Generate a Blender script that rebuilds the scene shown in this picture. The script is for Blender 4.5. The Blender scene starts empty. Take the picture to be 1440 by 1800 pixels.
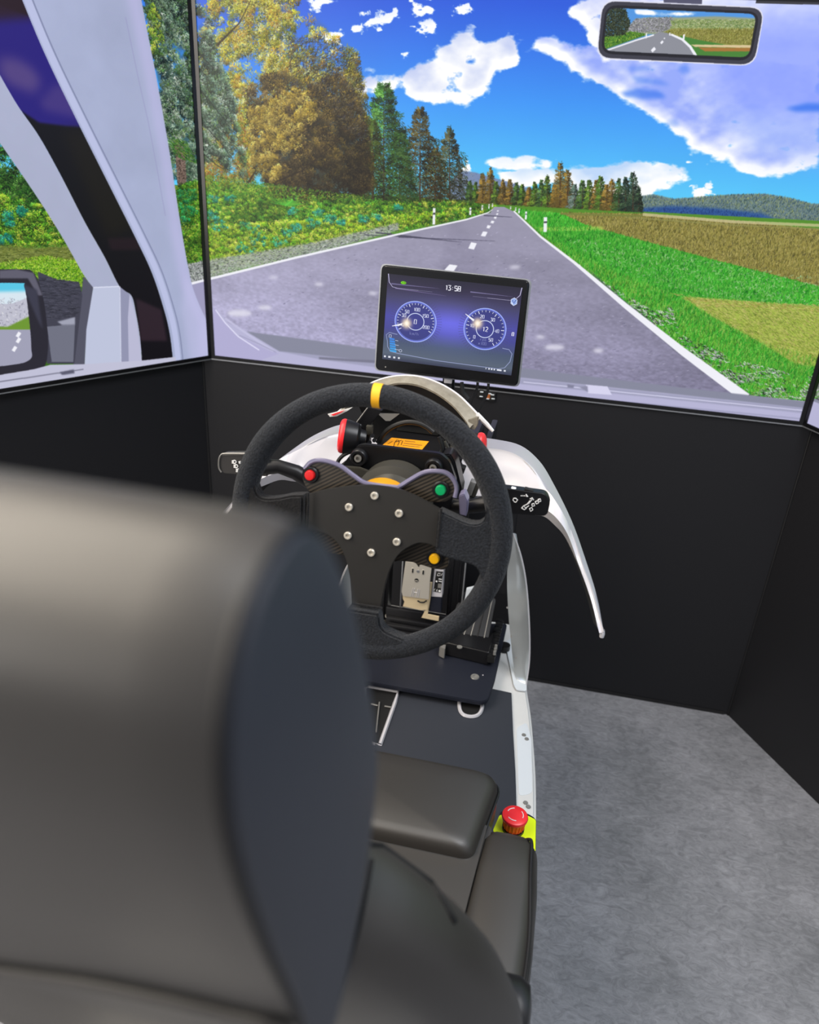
import bpy, bmesh, math, random
import numpy as np
from mathutils import Vector, Matrix

random.seed(7)
RNG = np.random.default_rng(11)
C = bpy.context.scene.collection
scene = bpy.context.scene

# ------------------------------------------------------------------ camera
F_PX = 1350.0
EYE = np.array([0.0, 0.0, 1.35])
CX = np.array([0.97585905, 0.13940979, -0.16811908])   # world X seen in camera axes (right, down, forward)
CY = np.array([0.21148324, -0.41096968, 0.88677999])
CZ = np.array([0.05453397, -0.90092665, -0.43053132])
ROT = np.array([CX, CY, CZ])                            # camera axes -> world
cam_data = bpy.data.cameras.new('camera')
cam = bpy.data.objects.new('camera', cam_data)
C.objects.link(cam)
right, down, fwd = ROT[:, 0], ROT[:, 1], ROT[:, 2]
mw = Matrix(((right[0], -down[0], -fwd[0], EYE[0]),
             (right[1], -down[1], -fwd[1], EYE[1]),
             (right[2], -down[2], -fwd[2], EYE[2]),
             (0, 0, 0, 1)))
cam.matrix_world = mw
cam_data.sensor_fit = 'VERTICAL'
cam_data.sensor_height = 36.0
cam_data.lens = F_PX / 1800.0 * 36.0
cam_data.clip_start = 0.01
cam_data.dof.use_dof = True
cam_data.dof.focus_distance = 1.25
cam_data.dof.aperture_fstop = 4.6
scene.camera = cam

# ------------------------------------------------------------------ world and lamps
world = bpy.data.worlds.new('world')
scene.world = world
world.use_nodes = True
wn = world.node_tree
wbg = wn.nodes['Background']
wbg.inputs[0].default_value = (0.86, 0.90, 1.0, 1)
wbg.inputs[1].default_value = 0.42
def area(name, loc, target, sx, sy, power, col):
    d = bpy.data.lights.new(name, 'AREA')
    d.shape = 'RECTANGLE'; d.size = sx; d.size_y = sy; d.energy = power; d.color = col
    o = bpy.data.objects.new(name, d); C.objects.link(o)
    o.location = loc
    o.rotation_euler = (Vector(target) - Vector(loc)).to_track_quat('-Z', 'Y').to_euler()
    return o
area('ceiling_lamp', (-1.7, 0.35, 2.6), (-0.2, 0.2, 1.15), 3.0, 2.0, 148, (1.0, 0.89, 0.74))
area('rear_left_fill', (-2.6, -1.7, 1.55), (-0.2, 0.1, 1.2), 2.0, 1.5, 46, (1.0, 0.93, 0.84))  # added fill for the headrest back, stands in for the bright room behind left
area('ceiling_lamp', (0.9, 0.6, 2.75), (0.3, 0.9, 0.0), 1.4, 1.0, 46, (0.95, 0.97, 1.0))
scene.view_settings.view_transform = 'Standard'
scene.view_settings.look = 'None'
scene.view_settings.gamma = 1.0
scene.view_settings.use_curve_mapping = False
scene.view_settings.exposure = 0.0

# ------------------------------------------------------------------ measuring helpers
def ray(px, py):
    v = np.array([px - 720.0, py - 900.0, F_PX])
    return ROT @ (v / np.linalg.norm(v))
def at(px, py, Y=None, z=None, x=None, d=None):
    """point of the room seen at a photograph pixel, at the given depth Y, height z, side x or distance d"""
    r = ray(px, py)
    if Y is not None: t = Y / r[1]
    elif z is not None: t = (z - EYE[2]) / r[2]
    elif x is not None: t = x / r[0]
    else: t = d
    return Vector(tuple(EYE + r * t))
def tvpoint(P, corner, along):
    """photograph pixels -> metres (along the panel, height) on a vertical television plane"""
    P = np.atleast_2d(np.asarray(P, float))
    n = np.array([along[1], -along[0], 0.0])
    v = np.column_stack([P[:, 0] - 720.0, P[:, 1] - 900.0, np.full(len(P), F_PX)]) @ ROT.T
    t = ((np.array(corner) - EYE) @ n) / (v @ n)
    q = EYE + v * t[:, None]
    s = (q[:, 0] - corner[0]) * along[0] + (q[:, 1] - corner[1]) * along[1]
    return s, q[:, 2]

TV_W, TV_H, TV_Z = 1.430, 0.810, 0.828
FRONT_L = (-0.883, 1.805); FRONT_R = (0.547, 1.805)
LEFT_DIR = (0.530, 0.848)      # left television: far corner at FRONT_L, runs toward it
RIGHT_DIR = (0.505, -0.863)    # right television: starts at FRONT_R
# ------------------------------------------------------------------ pictures shown on the displays (computed, nothing loaded)
class Canvas:
    """W x H picture; points are traced marks, mapped by fn to picture pixels"""
    def __init__(s, W, H, fn=None):
        s.W, s.H, s.fn = W, H, fn
        s.a = np.zeros((H, W, 3))
        s.yy, s.xx = np.mgrid[0:H, 0:W].astype(float)
    def m(s, P):
        P = np.atleast_2d(np.asarray(P, float))
        if s.fn is None: return P
        u, v = s.fn(P)
        return np.column_stack([u, v])
    def noise(s, cell, octv=4, seed=0, sx=1.0):
        r = np.random.default_rng(seed); out = np.zeros((s.H, s.W)); amp = 1.0; tot = 0
        for k in range(octv):
            c = max(cell / 2 ** k, 1.0)
            nx, ny = int(s.W / (c * sx)) + 3, int(s.H / c) + 3
            g = r.random((ny, nx))
            fx = s.xx[0] / (c * sx); fy = s.yy[:, 0] / c
            ix, iy = fx.astype(int), fy.astype(int)
            tx, ty = fx - ix, fy - iy
            tx = tx * tx * (3 - 2 * tx); ty = ty * ty * (3 - 2 * ty)
            a = g[iy][:, ix] * (1 - tx) + g[iy][:, ix + 1] * tx
            b = g[iy + 1][:, ix] * (1 - tx) + g[iy + 1][:, ix + 1] * tx
            out += amp * (a * (1 - ty)[:, None] + b * ty[:, None]); tot += amp; amp *= 0.55
        return out / tot
    def blur(s, M, r):
        r = int(max(1, r))
        for _ in range(2):
            for ax in (0, 1):
                pad = [(0, 0), (0, 0)]; pad[ax] = (r + 1, r)
                c = np.cumsum(np.pad(M, pad, mode='edge'), axis=ax)
                n = M.shape[ax]
                M = (np.take(c, range(2 * r + 1, 2 * r + 1 + n), ax) - np.take(c, range(0, n), ax)) / (2 * r + 1)
        return M
    def poly(s, pts, soft=0, mapped=False):
        q = np.asarray(pts, float) if mapped else s.m(pts)
        x0 = int(max(0, q[:, 0].min() - 1)); x1 = int(min(s.W, q[:, 0].max() + 2))
        y0 = int(max(0, q[:, 1].min() - 1)); y1 = int(min(s.H, q[:, 1].max() + 2))
        M = np.zeros((s.H, s.W))
        if x1 <= x0 or y1 <= y0: return M
        for oy in (0.25, 0.75):
            for ox in (0.25, 0.75):
                X = s.xx[y0:y1, x0:x1] + ox; Y = s.yy[y0:y1, x0:x1] + oy
                ins = np.zeros(X.shape, bool)
                for i in range(len(q)):
                    ax_, ay = q[i]; bx_, by = q[(i + 1) % len(q)]
                    if ay == by: continue
                    cr = ((ay > Y) != (by > Y)) & (X < (bx_ - ax_) * (Y - ay) / (by - ay) + ax_)
                    ins ^= cr
                M[y0:y1, x0:x1] += ins * 0.25
        if soft:
            g = int(soft) * 2 + 3; w = (slice(max(0, y0 - g), min(s.H, y1 + g)), slice(max(0, x0 - g), min(s.W, x1 + g)))
            M[w] = s.blur(M[w], soft)
        return M
    def lay(s, M, col):
        col = np.asarray(col, float)
        ys = np.flatnonzero(M.any(1)); xs = np.flatnonzero(M.any(0))
        if not len(ys): return
        w = (slice(ys[0], ys[-1] + 1), slice(xs[0], xs[-1] + 1)); m = M[w][..., None]
        s.a[w] = s.a[w] * (1 - m) + (col[None, None, :] if col.ndim == 1 else col[w]) * m
    def fill(s, pts, col, soft=0, op=1.0): s.lay(s.poly(pts, soft) * op, col)
    def line(s, pts, w, col, op=1.0, taper=None):
        q = s.m(pts); L, R_ = [], []
        for i in range(len(q)):
            d = q[min(i + 1, len(q) - 1)] - q[max(i - 1, 0)]; d = d / (np.linalg.norm(d) + 1e-9)
            n = np.array([-d[1], d[0]]); ww = (w if taper is None else w + (taper - w) * i / (len(q) - 1)) / 2
            L.append(q[i] + n * ww); R_.append(q[i] - n * ww)
        s.lay(s.poly(L + R_[::-1], mapped=True) * op, col)
    def strokes(s, xy, ang, length, cols, th=1):
        """short brush strokes at picture points xy"""
        n = len(xy); length = np.broadcast_to(length, n); ang = np.broadcast_to(ang, n)
        K = int(np.max(length)) + 1
        for k in range(K):
            t = k - length / 2
            ok = k <= length
            x = xy[:, 0] + np.cos(ang) * t; y = xy[:, 1] + np.sin(ang) * t
            sh = 1.0 - 0.25 * k / K
            for dx in range(th):
                xi = (x + dx).astype(int); yi = y.astype(int)
                g = ok & (xi >= 0) & (xi < s.W) & (yi >= 0) & (yi < s.H)
                s.a[yi[g], xi[g]] = cols[g] * sh
    def scatter(s, pts, n, pal, length=5, ang=(0, 6.3), th=1, dens=None, seed=1, jit=18, tone=None):
        """n strokes inside a traced outline"""
        r = np.random.default_rng(seed); q = s.m(pts)
        M = s.poly(pts)
        lo, hi = q.min(0), q.max(0)
        lo = np.maximum(lo, 0); hi = np.minimum(hi, [s.W - 1, s.H - 1])
        if (hi <= lo).any(): return
        P = lo + r.random((n, 2)) * (hi - lo)
        w = M[P[:, 1].astype(int), P[:, 0].astype(int)]
        if dens is not None: w = w * dens[P[:, 1].astype(int), P[:, 0].astype(int)]
        P = P[r.random(n) < w]
        n = len(P); pal = np.asarray(pal, float)
        col = pal[r.integers(0, len(pal), n)] + r.normal(0, jit, (n, 1))
        if tone is not None: col = col * tone(P)[:, None]
        o = np.argsort(P[:, 1] + r.normal(0, 6, n)); P, col = P[o], col[o]
        s.strokes(P, r.uniform(ang[0], ang[1], n), r.uniform(length * .6, length * 1.3, n), np.clip(col, 0, 255), th)
    def foliage(s, pts, n, size, pal, per=34, dens=None, seed=1, tone=None, down=.3, ln=6, shade=.55, flat=1.0, heading=None):
        """overlapping sprays of leaf strokes, each spray lit from above, inside a traced outline"""
        r = np.random.default_rng(seed); q = s.m(pts); M = s.poly(pts)
        lo, hi = np.maximum(q.min(0), 0), np.minimum(q.max(0), [s.W - 1, s.H - 1])
        if (hi <= lo).any(): return
        P = lo + r.random((n, 2)) * (hi - lo); iy, ix = P[:, 1].astype(int), P[:, 0].astype(int)
        w = M[iy, ix] * (1 if dens is None else dens[iy, ix]); P = P[r.random(n) < w]; n = len(P)
        if not n: return
        P = P[np.argsort(P[:, 1] * .25 + r.random(n) * size * 3)]
        pal = np.asarray(pal, float); cc = pal[r.integers(0, len(pal), n)] * r.uniform(.8, 1.2, (n, 1))
        if tone is not None: cc = cc * tone(P)[:, None]
        sz = size * r.uniform(.5, 1.25, n)
        a = r.uniform(0, 2 * math.pi, (n, per)); d = np.sqrt(r.random((n, per))) * sz[:, None]
        dx, dy = np.cos(a) * d, np.sin(a) * d * .75 * flat
        hd = (r.uniform(-.5, .5, n) if heading is None else heading + r.normal(0, .25, n))[:, None]
        X = P[:, :1] + dx * np.cos(hd) - dy * np.sin(hd); Y = P[:, 1:] + dy * np.cos(hd) + dx * np.sin(hd) + np.abs(dx) * down
        lit = 1 + shade * np.clip(-dy / (sz[:, None] * .75 * flat), -1, 1) * .8 + r.normal(0, .16, (n, per))
        col = np.clip(cc[:, None, :] * lit[..., None], 3, 255)
        ang = np.arctan2(dy + down * 6, dx) + r.normal(0, .5, (n, per))
        s.strokes(np.column_stack([X.ravel(), Y.ravel()]), ang.ravel(), r.uniform(ln * .4, ln, n * per), col.reshape(-1, 3))
    def conifer(s, x, top, base, half, pal, n=900, seed=3, droop=0.5, ln=7, trunk=(70, 50, 35), lean=0, gap=0.25):
        """a spruce: tiers of drooping sprays either side of a stem; x, top, base, half are traced marks"""
        r = np.random.default_rng(seed); q = s.m([(x + lean, top), (x, base), (x + half, base), (x, base)])
        T, B = q[0], q[1]; hw = abs(q[2, 0] - q[3, 0]); hgt = B[1] - T[1]
        s.line([(x + lean, top), (x, base)], 1.5, trunk, taper=5)
        nb = max(10, int(hgt / 4.2)); per = max(14, int(n * 1.5 / nb / 2))
        pal = np.asarray(pal, float)
        for k in range(nb):
            t = ((k + r.random() * .8) / nb) ** .92
            for side in (-1, 1):
                L = hw * (0.12 + 1.12 * t ** .8) * r.uniform(.6, 1.2); rise = -0.55 * (1 - t) + droop * .6 * t
                u = r.random(per) ** .7
                X = T[0] + (B[0] - T[0]) * t + side * L * u
                Y = T[1] + hgt * t * .98 + L * u * rise + L * .25 * u * u + r.normal(0, 1.2 + hgt * .010, per)
                ang = np.where(side > 0, .1 + rise, math.pi - .1 - rise) + r.normal(0, .5, per)
                c = pal[r.integers(0, len(pal))] * (1.25 - 0.45 * (side * .5 + .5) - .22 * t) * r.uniform(.8, 1.15)
                c = c[None, :] + r.normal(0, 16, (per, 1)); ok = Y < B[1] + 1
                s.strokes(np.column_stack([X, Y])[ok], ang[ok], r.uniform(ln * .5, ln, per)[ok], np.clip(c, 5, 255)[ok])
    def image(s, name):
        im = bpy.data.images.new(name, s.W, s.H)
        b = np.ones((s.H, s.W, 4), np.float32); b[..., :3] = np.clip(s.a[::-1] / 255.0, 0, 1)
        im.pixels.foreach_set(b.ravel()); im.update(); im.pack()
        return im

GREENS = [(95, 150, 30), (120, 175, 35), (150, 190, 50), (60, 120, 25), (30, 80, 15), (180, 190, 70), (85, 165, 50), (45, 95, 20)]
TEALS = [(30, 140, 120), (60, 170, 150), (20, 110, 100), (60, 160, 90)]
SPRUCE = [(70, 100, 84), (104, 134, 112), (140, 168, 140), (40, 62, 50), (18, 34, 28), (176, 196, 170), (90, 120, 60)]
OLIVE = [(148, 136, 36), (170, 156, 60), (116, 112, 26), (92, 94, 24), (192, 172, 90), (70, 76, 18), (142, 104, 30)]
BROWN = [(70, 55, 30), (50, 40, 22), (95, 78, 40), (35, 28, 18), (60, 55, 35), (110, 92, 55)]
STONES = [(200, 200, 205), (150, 155, 155), (90, 95, 95), (35, 40, 38), (170, 175, 165), (225, 225, 230)]
GRASS = [(40, 165, 30), (62, 188, 48), (95, 210, 66), (28, 135, 26), (130, 205, 84), (18, 105, 22)]

def sky(c, top=(40, 92, 222), mid=(62, 150, 246), low=(92, 205, 250), y0=0, y1=330):
    a, b = c.m([(800, y0)])[0, 1], c.m([(800, y1)])[0, 1]
    t = np.clip((c.yy - a) / (b - a), 0, 1)[..., None]
    top, mid, low = map(np.array, (top, mid, low))
    g = np.where(t < .5, top + (mid - top) * t * 2, mid + (low - mid) * (t - .5) * 2)
    c.a = g * (1 + 0.03 * (c.noise(120, 3, 5)[..., None] - .5))
def cloud(c, pts, soft=9, rag=0.55, shade=(175, 195, 240), seed=0, op=1.0, cell=26):
    M = c.poly(pts); M = c.blur(M, soft)
    n = c.noise(cell, 5, seed, 1.7)
    A = np.clip((M + (n - .5) * rag * 2.6 - 0.36) * 3.2, 0, 1) * (M > .01) * op
    D = c.blur(A, 14)                                      # cloud bodies thicken away from their rims
    up = np.clip(D - np.roll(D, -14, 0), -.3, .3) * 2.0
    n2 = c.noise(60, 4, seed + 9, 1.6)
    k = np.clip(D * 0.8 - up * 0.9 + (n2 - .5) * 1.9 - .22 + (n - .5) * .5, 0, 1)[..., None]
    col = np.array((255, 255, 255.)) * (1 - k) + np.array(shade, float) * k
    c.lay(A, col)

def paint_front():
    W, H = 1760, 997
    k = W / TV_W
    def fn(P):
        s_, z_ = tvpoint(P, FRONT_L + (0,), (1, 0)); return s_ * k, (TV_Z + TV_H - z_) * k
    c = Canvas(W, H, fn)
    sky(c)
    # --- clouds
    for i, (pts, so, sh) in enumerate([
        ([(618, 150), (650, 132), (700, 130), (742, 112), (790, 75), (822, 55), (840, 72), (900, 68), (918, 95), (895, 122), (850, 140), (882, 156), (850, 165), (822, 187), (800, 186), (760, 182), (725, 172), (700, 158), (670, 160), (630, 175)], 7, (188, 200, 240)),
        ([(640, 32), (680, 20), (704, 22), (690, 40), (655, 48), (642, 44)], 3, (225, 232, 250)), ([(618, 46), (638, 42), (636, 54), (620, 56)], 2, (230, 235, 250)),
        ([(622, 22), (640, 14), (648, 26), (630, 30)], 2, (225, 232, 250)),
        ([(722, 6), (748, 0), (764, 14), (760, 28), (734, 24)], 3, (215, 225, 250)), ([(728, 42), (752, 30), (768, 38), (762, 55), (742, 60), (726, 52)], 3, (215, 225, 250)),
        ([(798, 18), (818, 10), (836, 16), (822, 28), (802, 24)], 3, (225, 232, 250)), ([(698, 94), (716, 88), (712, 100), (702, 102)], 2, (225, 232, 250)),
        ([(540, 0), (590, 0), (575, 10), (552, 14)], 3, (225, 232, 250)), ([(570, 60), (600, 55), (598, 72), (584, 86), (572, 72)], 3, (225, 232, 250)),
        ([(930, 75), (960, 66), (1010, 78), (1060, 88), (1100, 60), (1440, -30), (1440, 300), (1400, 305), (1350, 312), (1300, 300), (1262, 285), (1225, 262), (1206, 258), (1212, 246), (1190, 230), (1150, 215), (1110, 180), (1080, 160), (1055, 148), (1020, 130), (985, 108), (950, 92)], 8, (150, 170, 250)),
        ([(995, 15), (1025, 0), (1440, -40), (1440, 110), (1060, 105), (1046, 85), (1020, 40), (1000, 30)], 6, (185, 195, 248)),
        ([(845, 284), (900, 270), (945, 276), (985, 284), (960, 296), (935, 292), (950, 306), (900, 300)], 5, (215, 230, 250)),
        ([(1000, 300), (1100, 290), (1160, 286), (1195, 292), (1225, 315), (1180, 335), (1120, 345), (1000, 345)], 6, (190, 215, 248)),
        ([(870, 300), (980, 300), (1000, 320), (900, 330)], 5, (210, 228, 250)),
        ([(1215, 335), (1240, 320), (1262, 340), (1225, 345)], 3, (225, 235, 250)), ([(1205, 282), (1222, 283), (1218, 288), (1206, 288)], 1, (225, 235, 250)),
        ([(806, 305), (822, 288), (828, 300), (815, 310)], 3, (225, 235, 250)),
        ]):
        cloud(c, pts, so * (1.6 if so > 4 else 2.2), 0.95 if so < 4 else (0.62 if i != 10 else 0.5), sh, 20 + i, cell=12 if so < 4 else 26)
    # blue holes and the lavender body of the big cloud
    c.lay(c.poly([(1200, 40), (1660, -10), (1660, 240), (1330, 215), (1250, 150)], 40) * .85, (138, 158, 255))
    c.lay(c.poly([(1250, 190), (1660, 215), (1660, 290), (1330, 280)], 25) * .6, (150, 175, 250))
    for q, o in (([(1092, 162), (1120, 155), (1160, 160), (1172, 172), (1130, 174), (1100, 170)], .75), ([(1110, 133), (1160, 140), (1180, 150), (1120, 146)], .5), ([(1190, 118), (1208, 112), (1214, 126), (1200, 130)], .5),
                 ([(1380, 190), (1420, 181), (1660, 185), (1660, 196), (1400, 196)], .9), ([(1170, 212), (1190, 210), (1196, 222), (1176, 222)], .35), ([(1100, 118), (1140, 116), (1150, 124), (1110, 125)], .4)):
        c.lay(c.poly(q, 4) * o, (62, 120, 238))
    # --- far hills
    c.fill([(790, 320), (812, 300), (835, 303), (865, 312), (900, 322), (940, 335), (1010, 350), (1010, 385), (790, 385)], (120, 138, 175), 1)
    c.scatter([(790, 320), (812, 300), (835, 303), (865, 312), (900, 322), (940, 335), (1010, 350), (1010, 385), (790, 385)], 2500, [(95, 120, 165), (130, 150, 180), (140, 150, 150)], 3, seed=5, jit=8)
    hill = [(1125, 345), (1150, 342), (1185, 350), (1235, 346), (1290, 342), (1345, 341), (1390, 348), (1425, 358), (1660, 366), (1660, 412), (1125, 380)]
    c.fill(hill, (110, 132, 130), 1)
    c.scatter(hill, 9000, [(95, 125, 130), (130, 150, 120), (150, 165, 110), (70, 95, 120), (110, 130, 140), (60, 85, 80)], 4, (1.2, 1.9), seed=6, jit=12)
    c.lay(c.poly([(1130, 366), (1180, 362), (1260, 366), (1340, 375), (1370, 388), (1260, 386), (1130, 379)], 3) * .9, (38, 80, 150))
    c.scatter([(1130, 368), (1180, 364), (1260, 368), (1330, 377), (1360, 388), (1130, 379)], 1500, [(25, 60, 125), (50, 95, 160)], 4, (1.3, 1.8), seed=8, jit=8)
    # --- ground
    c.fill([(335, 320), (520, 335), (820, 352), (900, 360), (1010, 364), (1130, 372), (1660, 400), (1660, 760), (335, 760)], (84, 140, 40))
    field = [(985, 374), (1130, 376), (1290, 388), (1660, 426), (1660, 559), (1380, 488), (1250, 455), (1120, 420), (1030, 395)]
    c.fill(field, (150, 140, 70))
    c.scatter(field, 26000, [(165, 150, 75), (135, 125, 55), (110, 105, 45), (185, 172, 100), (95, 90, 45), (150, 145, 65)], 6, (1.15, 2.0), seed=9, jit=14)
    c.line([(1130, 377), (1290, 390), (1660, 406)], 7, (205, 195, 150), .75)
    c.line([(1100, 382), (1290, 396), (1660, 412)], 3, (140, 140, 80), .7)
    verge = [(905, 368), (985, 375), (1030, 396), (1120, 421), (1250, 456), (1380, 489), (1660, 560), (1660, 860), (1330, 700), (1180, 600), (1050, 490), (950, 410)]
    c.fill(verge, (70, 165, 45))
    c.fill([(940, 400), (1060, 398), (1060, 405), (950, 407)], (185, 205, 90), 1, .7)
    tone = lambda P: 0.8 + 0.35 * c.n1[P[:, 1].astype(int), P[:, 0].astype(int)] * 1.2
    c.n1 = c.noise(70, 4, 31, 2.5)
    c.scatter(verge, 42000, GRASS, 8, (1.0, 2.1), seed=10, jit=10, tone=tone)
    c.scatter([(990, 420), (1130, 430), (1300, 470), (1660, 520), (1660, 575), (1330, 545), (1120, 490)], 1600, [(190, 220, 170), (170, 205, 150), (150, 200, 140)], 6, seed=12)
    dry = [(1200, 523), (1260, 526), (1440, 540), (1660, 545), (1660, 670), (1400, 640), (1330, 598), (1250, 555)]
    c.lay(c.poly(dry, 3), (165, 185, 75))
    c.scatter(dry, 9000, [(190, 195, 95), (150, 170, 60), (210, 200, 120), (120, 140, 50), (175, 190, 80)], 9, (0.15, 0.8), seed=13, jit=10)
    c.scatter([(1180, 515), (1260, 528), (1660, 545), (1660, 560), (1300, 540), (1230, 540)], 900, [(200, 190, 110), (190, 170, 90)], 8, (0, .4), seed=14)
    tuft = [(960, 415), (1060, 470), (1200, 525), (1330, 600), (1660, 690), (1660, 770), (1380, 740), (1220, 640), (1080, 530), (975, 440)]
    c.scatter(tuft, 15000, [(110, 185, 50), (140, 205, 70), (80, 150, 35), (160, 200, 90), (60, 120, 30)], 11, (1.1, 2.0), seed=15, jit=12)
    gr = [(985, 442), (1040, 480), (1085, 510), (1150, 548), (1180, 540), (1200, 590), (1290, 630), (1380, 655), (1660, 700), (1660, 790), (1300, 720), (1200, 650), (1100, 560), (1010, 470)]
    nz = c.noise(26, 3, 41, 2.2); dens = np.clip((nz - .36) * 5, 0, 1)
    c.scatter(gr, 17000, STONES + [(250, 250, 255), (240, 240, 250), (20, 28, 20)], 7, (-.3, .9), th=2, dens=dens, seed=16, jit=10)
    c.scatter([(1060, 510), (1200, 590), (1330, 660), (1660, 720), (1660, 790), (1300, 720), (1200, 650), (1100, 560)], 3500, STONES + [(20, 28, 24), (30, 40, 30)], 7, (-.2, .8), th=2, dens=np.clip(dens + .3, 0, 1), seed=17, jit=10)
    # --- left verge: bushes, flowers, gravel
    lv = [(335, 318), (430, 322), (520, 338), (640, 345), (760, 350), (870, 360), (870, 372), (820, 385), (700, 405), (560, 440), (430, 470), (335, 495)]
    c.fill(lv, (70, 120, 30))
    c.n1 = c.noise(60, 3, 51, 2.2)
    c.scatter(lv, 30000, GREENS, 8, seed=18, jit=14, tone=lambda P: 0.45 + 1.15 * c.n1[P[:, 1].astype(int), P[:, 0].astype(int)])
    c.scatter([(560, 372), (700, 366), (860, 366), (820, 380), (700, 395), (600, 405), (480, 420)], 3200, [(90, 95, 40), (70, 90, 30), (110, 120, 50)], 7, (-.2, .3), seed=19)
    c.scatter([(335, 395), (480, 385), (640, 378), (800, 372), (690, 402), (560, 436), (430, 466), (335, 488)], 24000, [(170, 205, 45), (120, 175, 30), (200, 215, 90), (80, 140, 20), (50, 100, 15), (150, 185, 40), (215, 190, 80)], 9, seed=20, jit=14, tone=lambda P: 0.55 + .95 * c.n1[P[:, 1].astype(int), P[:, 0].astype(int)])
    c.foliage(lv, 2600, 9, GREENS, 26, seed=120, down=.1, ln=6, shade=.8, tone=lambda P: 0.55 + .9 * c.n1[P[:, 1].astype(int), P[:, 0].astype(int)])
    c.foliage([(335, 400), (480, 392), (640, 382), (800, 375), (690, 400), (560, 430), (430, 460), (335, 480)], 2400, 11, [(170, 205, 45), (120, 175, 30), (190, 210, 80), (90, 150, 25), (150, 190, 40)], 30, seed=121, down=.1, ln=7, shade=.9)
    r = np.random.default_rng(3)
    for (x, y, s_) in [(385, 398, 12), (437, 395, 14), (520, 402, 9), (548, 392, 11), (455, 420, 18), (488, 424, 12), (430, 438, 14), (505, 410, 9), (640, 385, 8), (580, 386, 10), (560, 375, 9), (662, 382, 7), (403, 348, 9), (372, 352, 9), (515, 372, 8), (700, 365, 6), (372, 380, 10), (600, 390, 7)]:
        th = np.linspace(0, 6.28, 9)[:-1]
        c.foliage([(x + s_ * 1.3 * math.cos(t), y + s_ * .8 * math.sin(t)) for t in th], 22, 7, TEALS + [(90, 190, 120)], 16, seed=int(x + y), down=0)
    # fern
    for i in range(16):
        a = -2.9 + i * .18
        c.line([(507, 362), (507 + math.cos(a) * 34, 362 + math.sin(a) * 26)], 3.5, (70 + 8 * (i % 5), 170, 50), taper=.6)
    c.line([(500, 362), (520, 348), (543, 330)], 5, (95, 195, 60), taper=1)
    for i in range(8): c.line([(512 + i * 4, 352 - i * 3), (516 + i * 4, 338 - i * 1.5)], 3, (110, 205, 70), taper=.8)
    gv = [(335, 462), (430, 447), (560, 425), (700, 392), (700, 405), (560, 444), (430, 472), (335, 498)]
    c.lay(c.poly(gv, 3) * .8, (165, 175, 165))
    c.scatter(gv, 12000, STONES, 5, (-.6, .2), seed=22, jit=12)
    # --- trees on the left
    c.scatter([(560, 250), (640, 180), (820, 270), (825, 356), (640, 352), (560, 345)], 6000, [(40, 60, 25), (60, 80, 35), (50, 45, 30)], 8, (.3, 1.3), seed=23)
    c.conifer(790, 228, 352, 30, [(85, 90, 60), (60, 70, 45), (110, 105, 70), (40, 45, 35)], 1700, 24)
    c.conifer(765, 262, 350, 30, [(90, 90, 40), (60, 70, 30), (110, 90, 45)], 1200, 25)
    c.conifer(738, 192, 352, 40, [(100, 85, 45), (75, 65, 35), (50, 45, 25), (120, 110, 60)], 2600, 26)
    c.conifer(702, 230, 352, 34, [(60, 110, 35), (85, 140, 45), (40, 75, 25)], 2000, 27)
    c.conifer(674, 150, 352, 52, [(60, 115, 45), (80, 140, 55), (110, 165, 75), (35, 75, 30), (25, 50, 20)], 4200, 28, droop=.35, ln=10)
    c.conifer(655, 215, 350, 30, [(70, 95, 35), (100, 120, 40), (45, 50, 25)], 2200, 29)
    big = [(345, 40), (395, -30), (520, -30), (545, 30), (575, 55), (600, 72), (632, 95), (630, 130), (640, 170), (645, 215), (650, 260), (655, 330), (590, 345), (500, 345), (440, 322), (345, 330)]
    c.n1 = c.noise(44, 4, 61); holes = np.clip((c.n1 - .30) * 5, 0, 1)
    q = c.m([(345, 0), (650, 340)]); span = q[1] - q[0]
    def lit(P):
        u = (P - q[0]) / span; n = c.n1[P[:, 1].astype(int), P[:, 0].astype(int)]
        return np.clip(1.28 - 1.0 * np.clip(u[:, 0] * .75 + u[:, 1] * .75 - .52, 0, 1) + (n - .5) * .8, .35, 1.3)
    c.lay(c.blur(c.poly(big), 8) * np.clip((c.n1 - .38) * 3, 0, 1) * .55, (110, 92, 40))
    c.foliage(big, 2300, 17, OLIVE, 46, dens=holes, seed=30, tone=lambda P: lit(P) * 1.15, down=.35, ln=8, shade=.75, heading=-.5)
    dark = [(430, 160), (480, 120), (540, 150), (600, 130), (630, 180), (645, 240), (650, 335), (590, 345), (500, 345), (460, 310), (445, 240)]
    c.lay(c.poly([(500, 195), (560, 180), (610, 200), (640, 260), (645, 340), (520, 340), (470, 300)], 16) * .85, (50, 40, 24))
    c.foliage(dark, 1500, 16, BROWN + [(120, 100, 40)], 46, dens=np.clip(holes + .15, 0, 1), seed=31, tone=lambda P: np.clip(lit(P) + .25, .5, 1.15), down=.3, ln=9, shade=.7, heading=.35)
    tw = [(505, 70), (560, 60), (632, 95), (645, 220), (655, 260), (600, 220), (560, 160), (510, 150)]
    c.scatter(tw, 3800, [(50, 45, 40), (80, 70, 50), (105, 95, 60), (60, 60, 70)], 8, (-1.6, 0), seed=32)
    for b in ([(430, 330), (480, 250), (520, 215)], [(440, 300), (510, 250), (575, 200)], [(455, 205), (475, 190), (485, 170)], [(480, 322), (530, 300), (590, 250)], [(380, 80), (420, 40), (440, 0)]):
        c.line(b, 6, (40, 30, 18), .8, taper=1.5)
    c.foliage([(440, 190), (520, 150), (560, 190), (530, 250), (480, 320), (440, 300)], 420, 14, [(170, 145, 60), (195, 170, 85), (150, 125, 40)], 40, dens=holes, seed=33, heading=-.6, ln=8)
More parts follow.
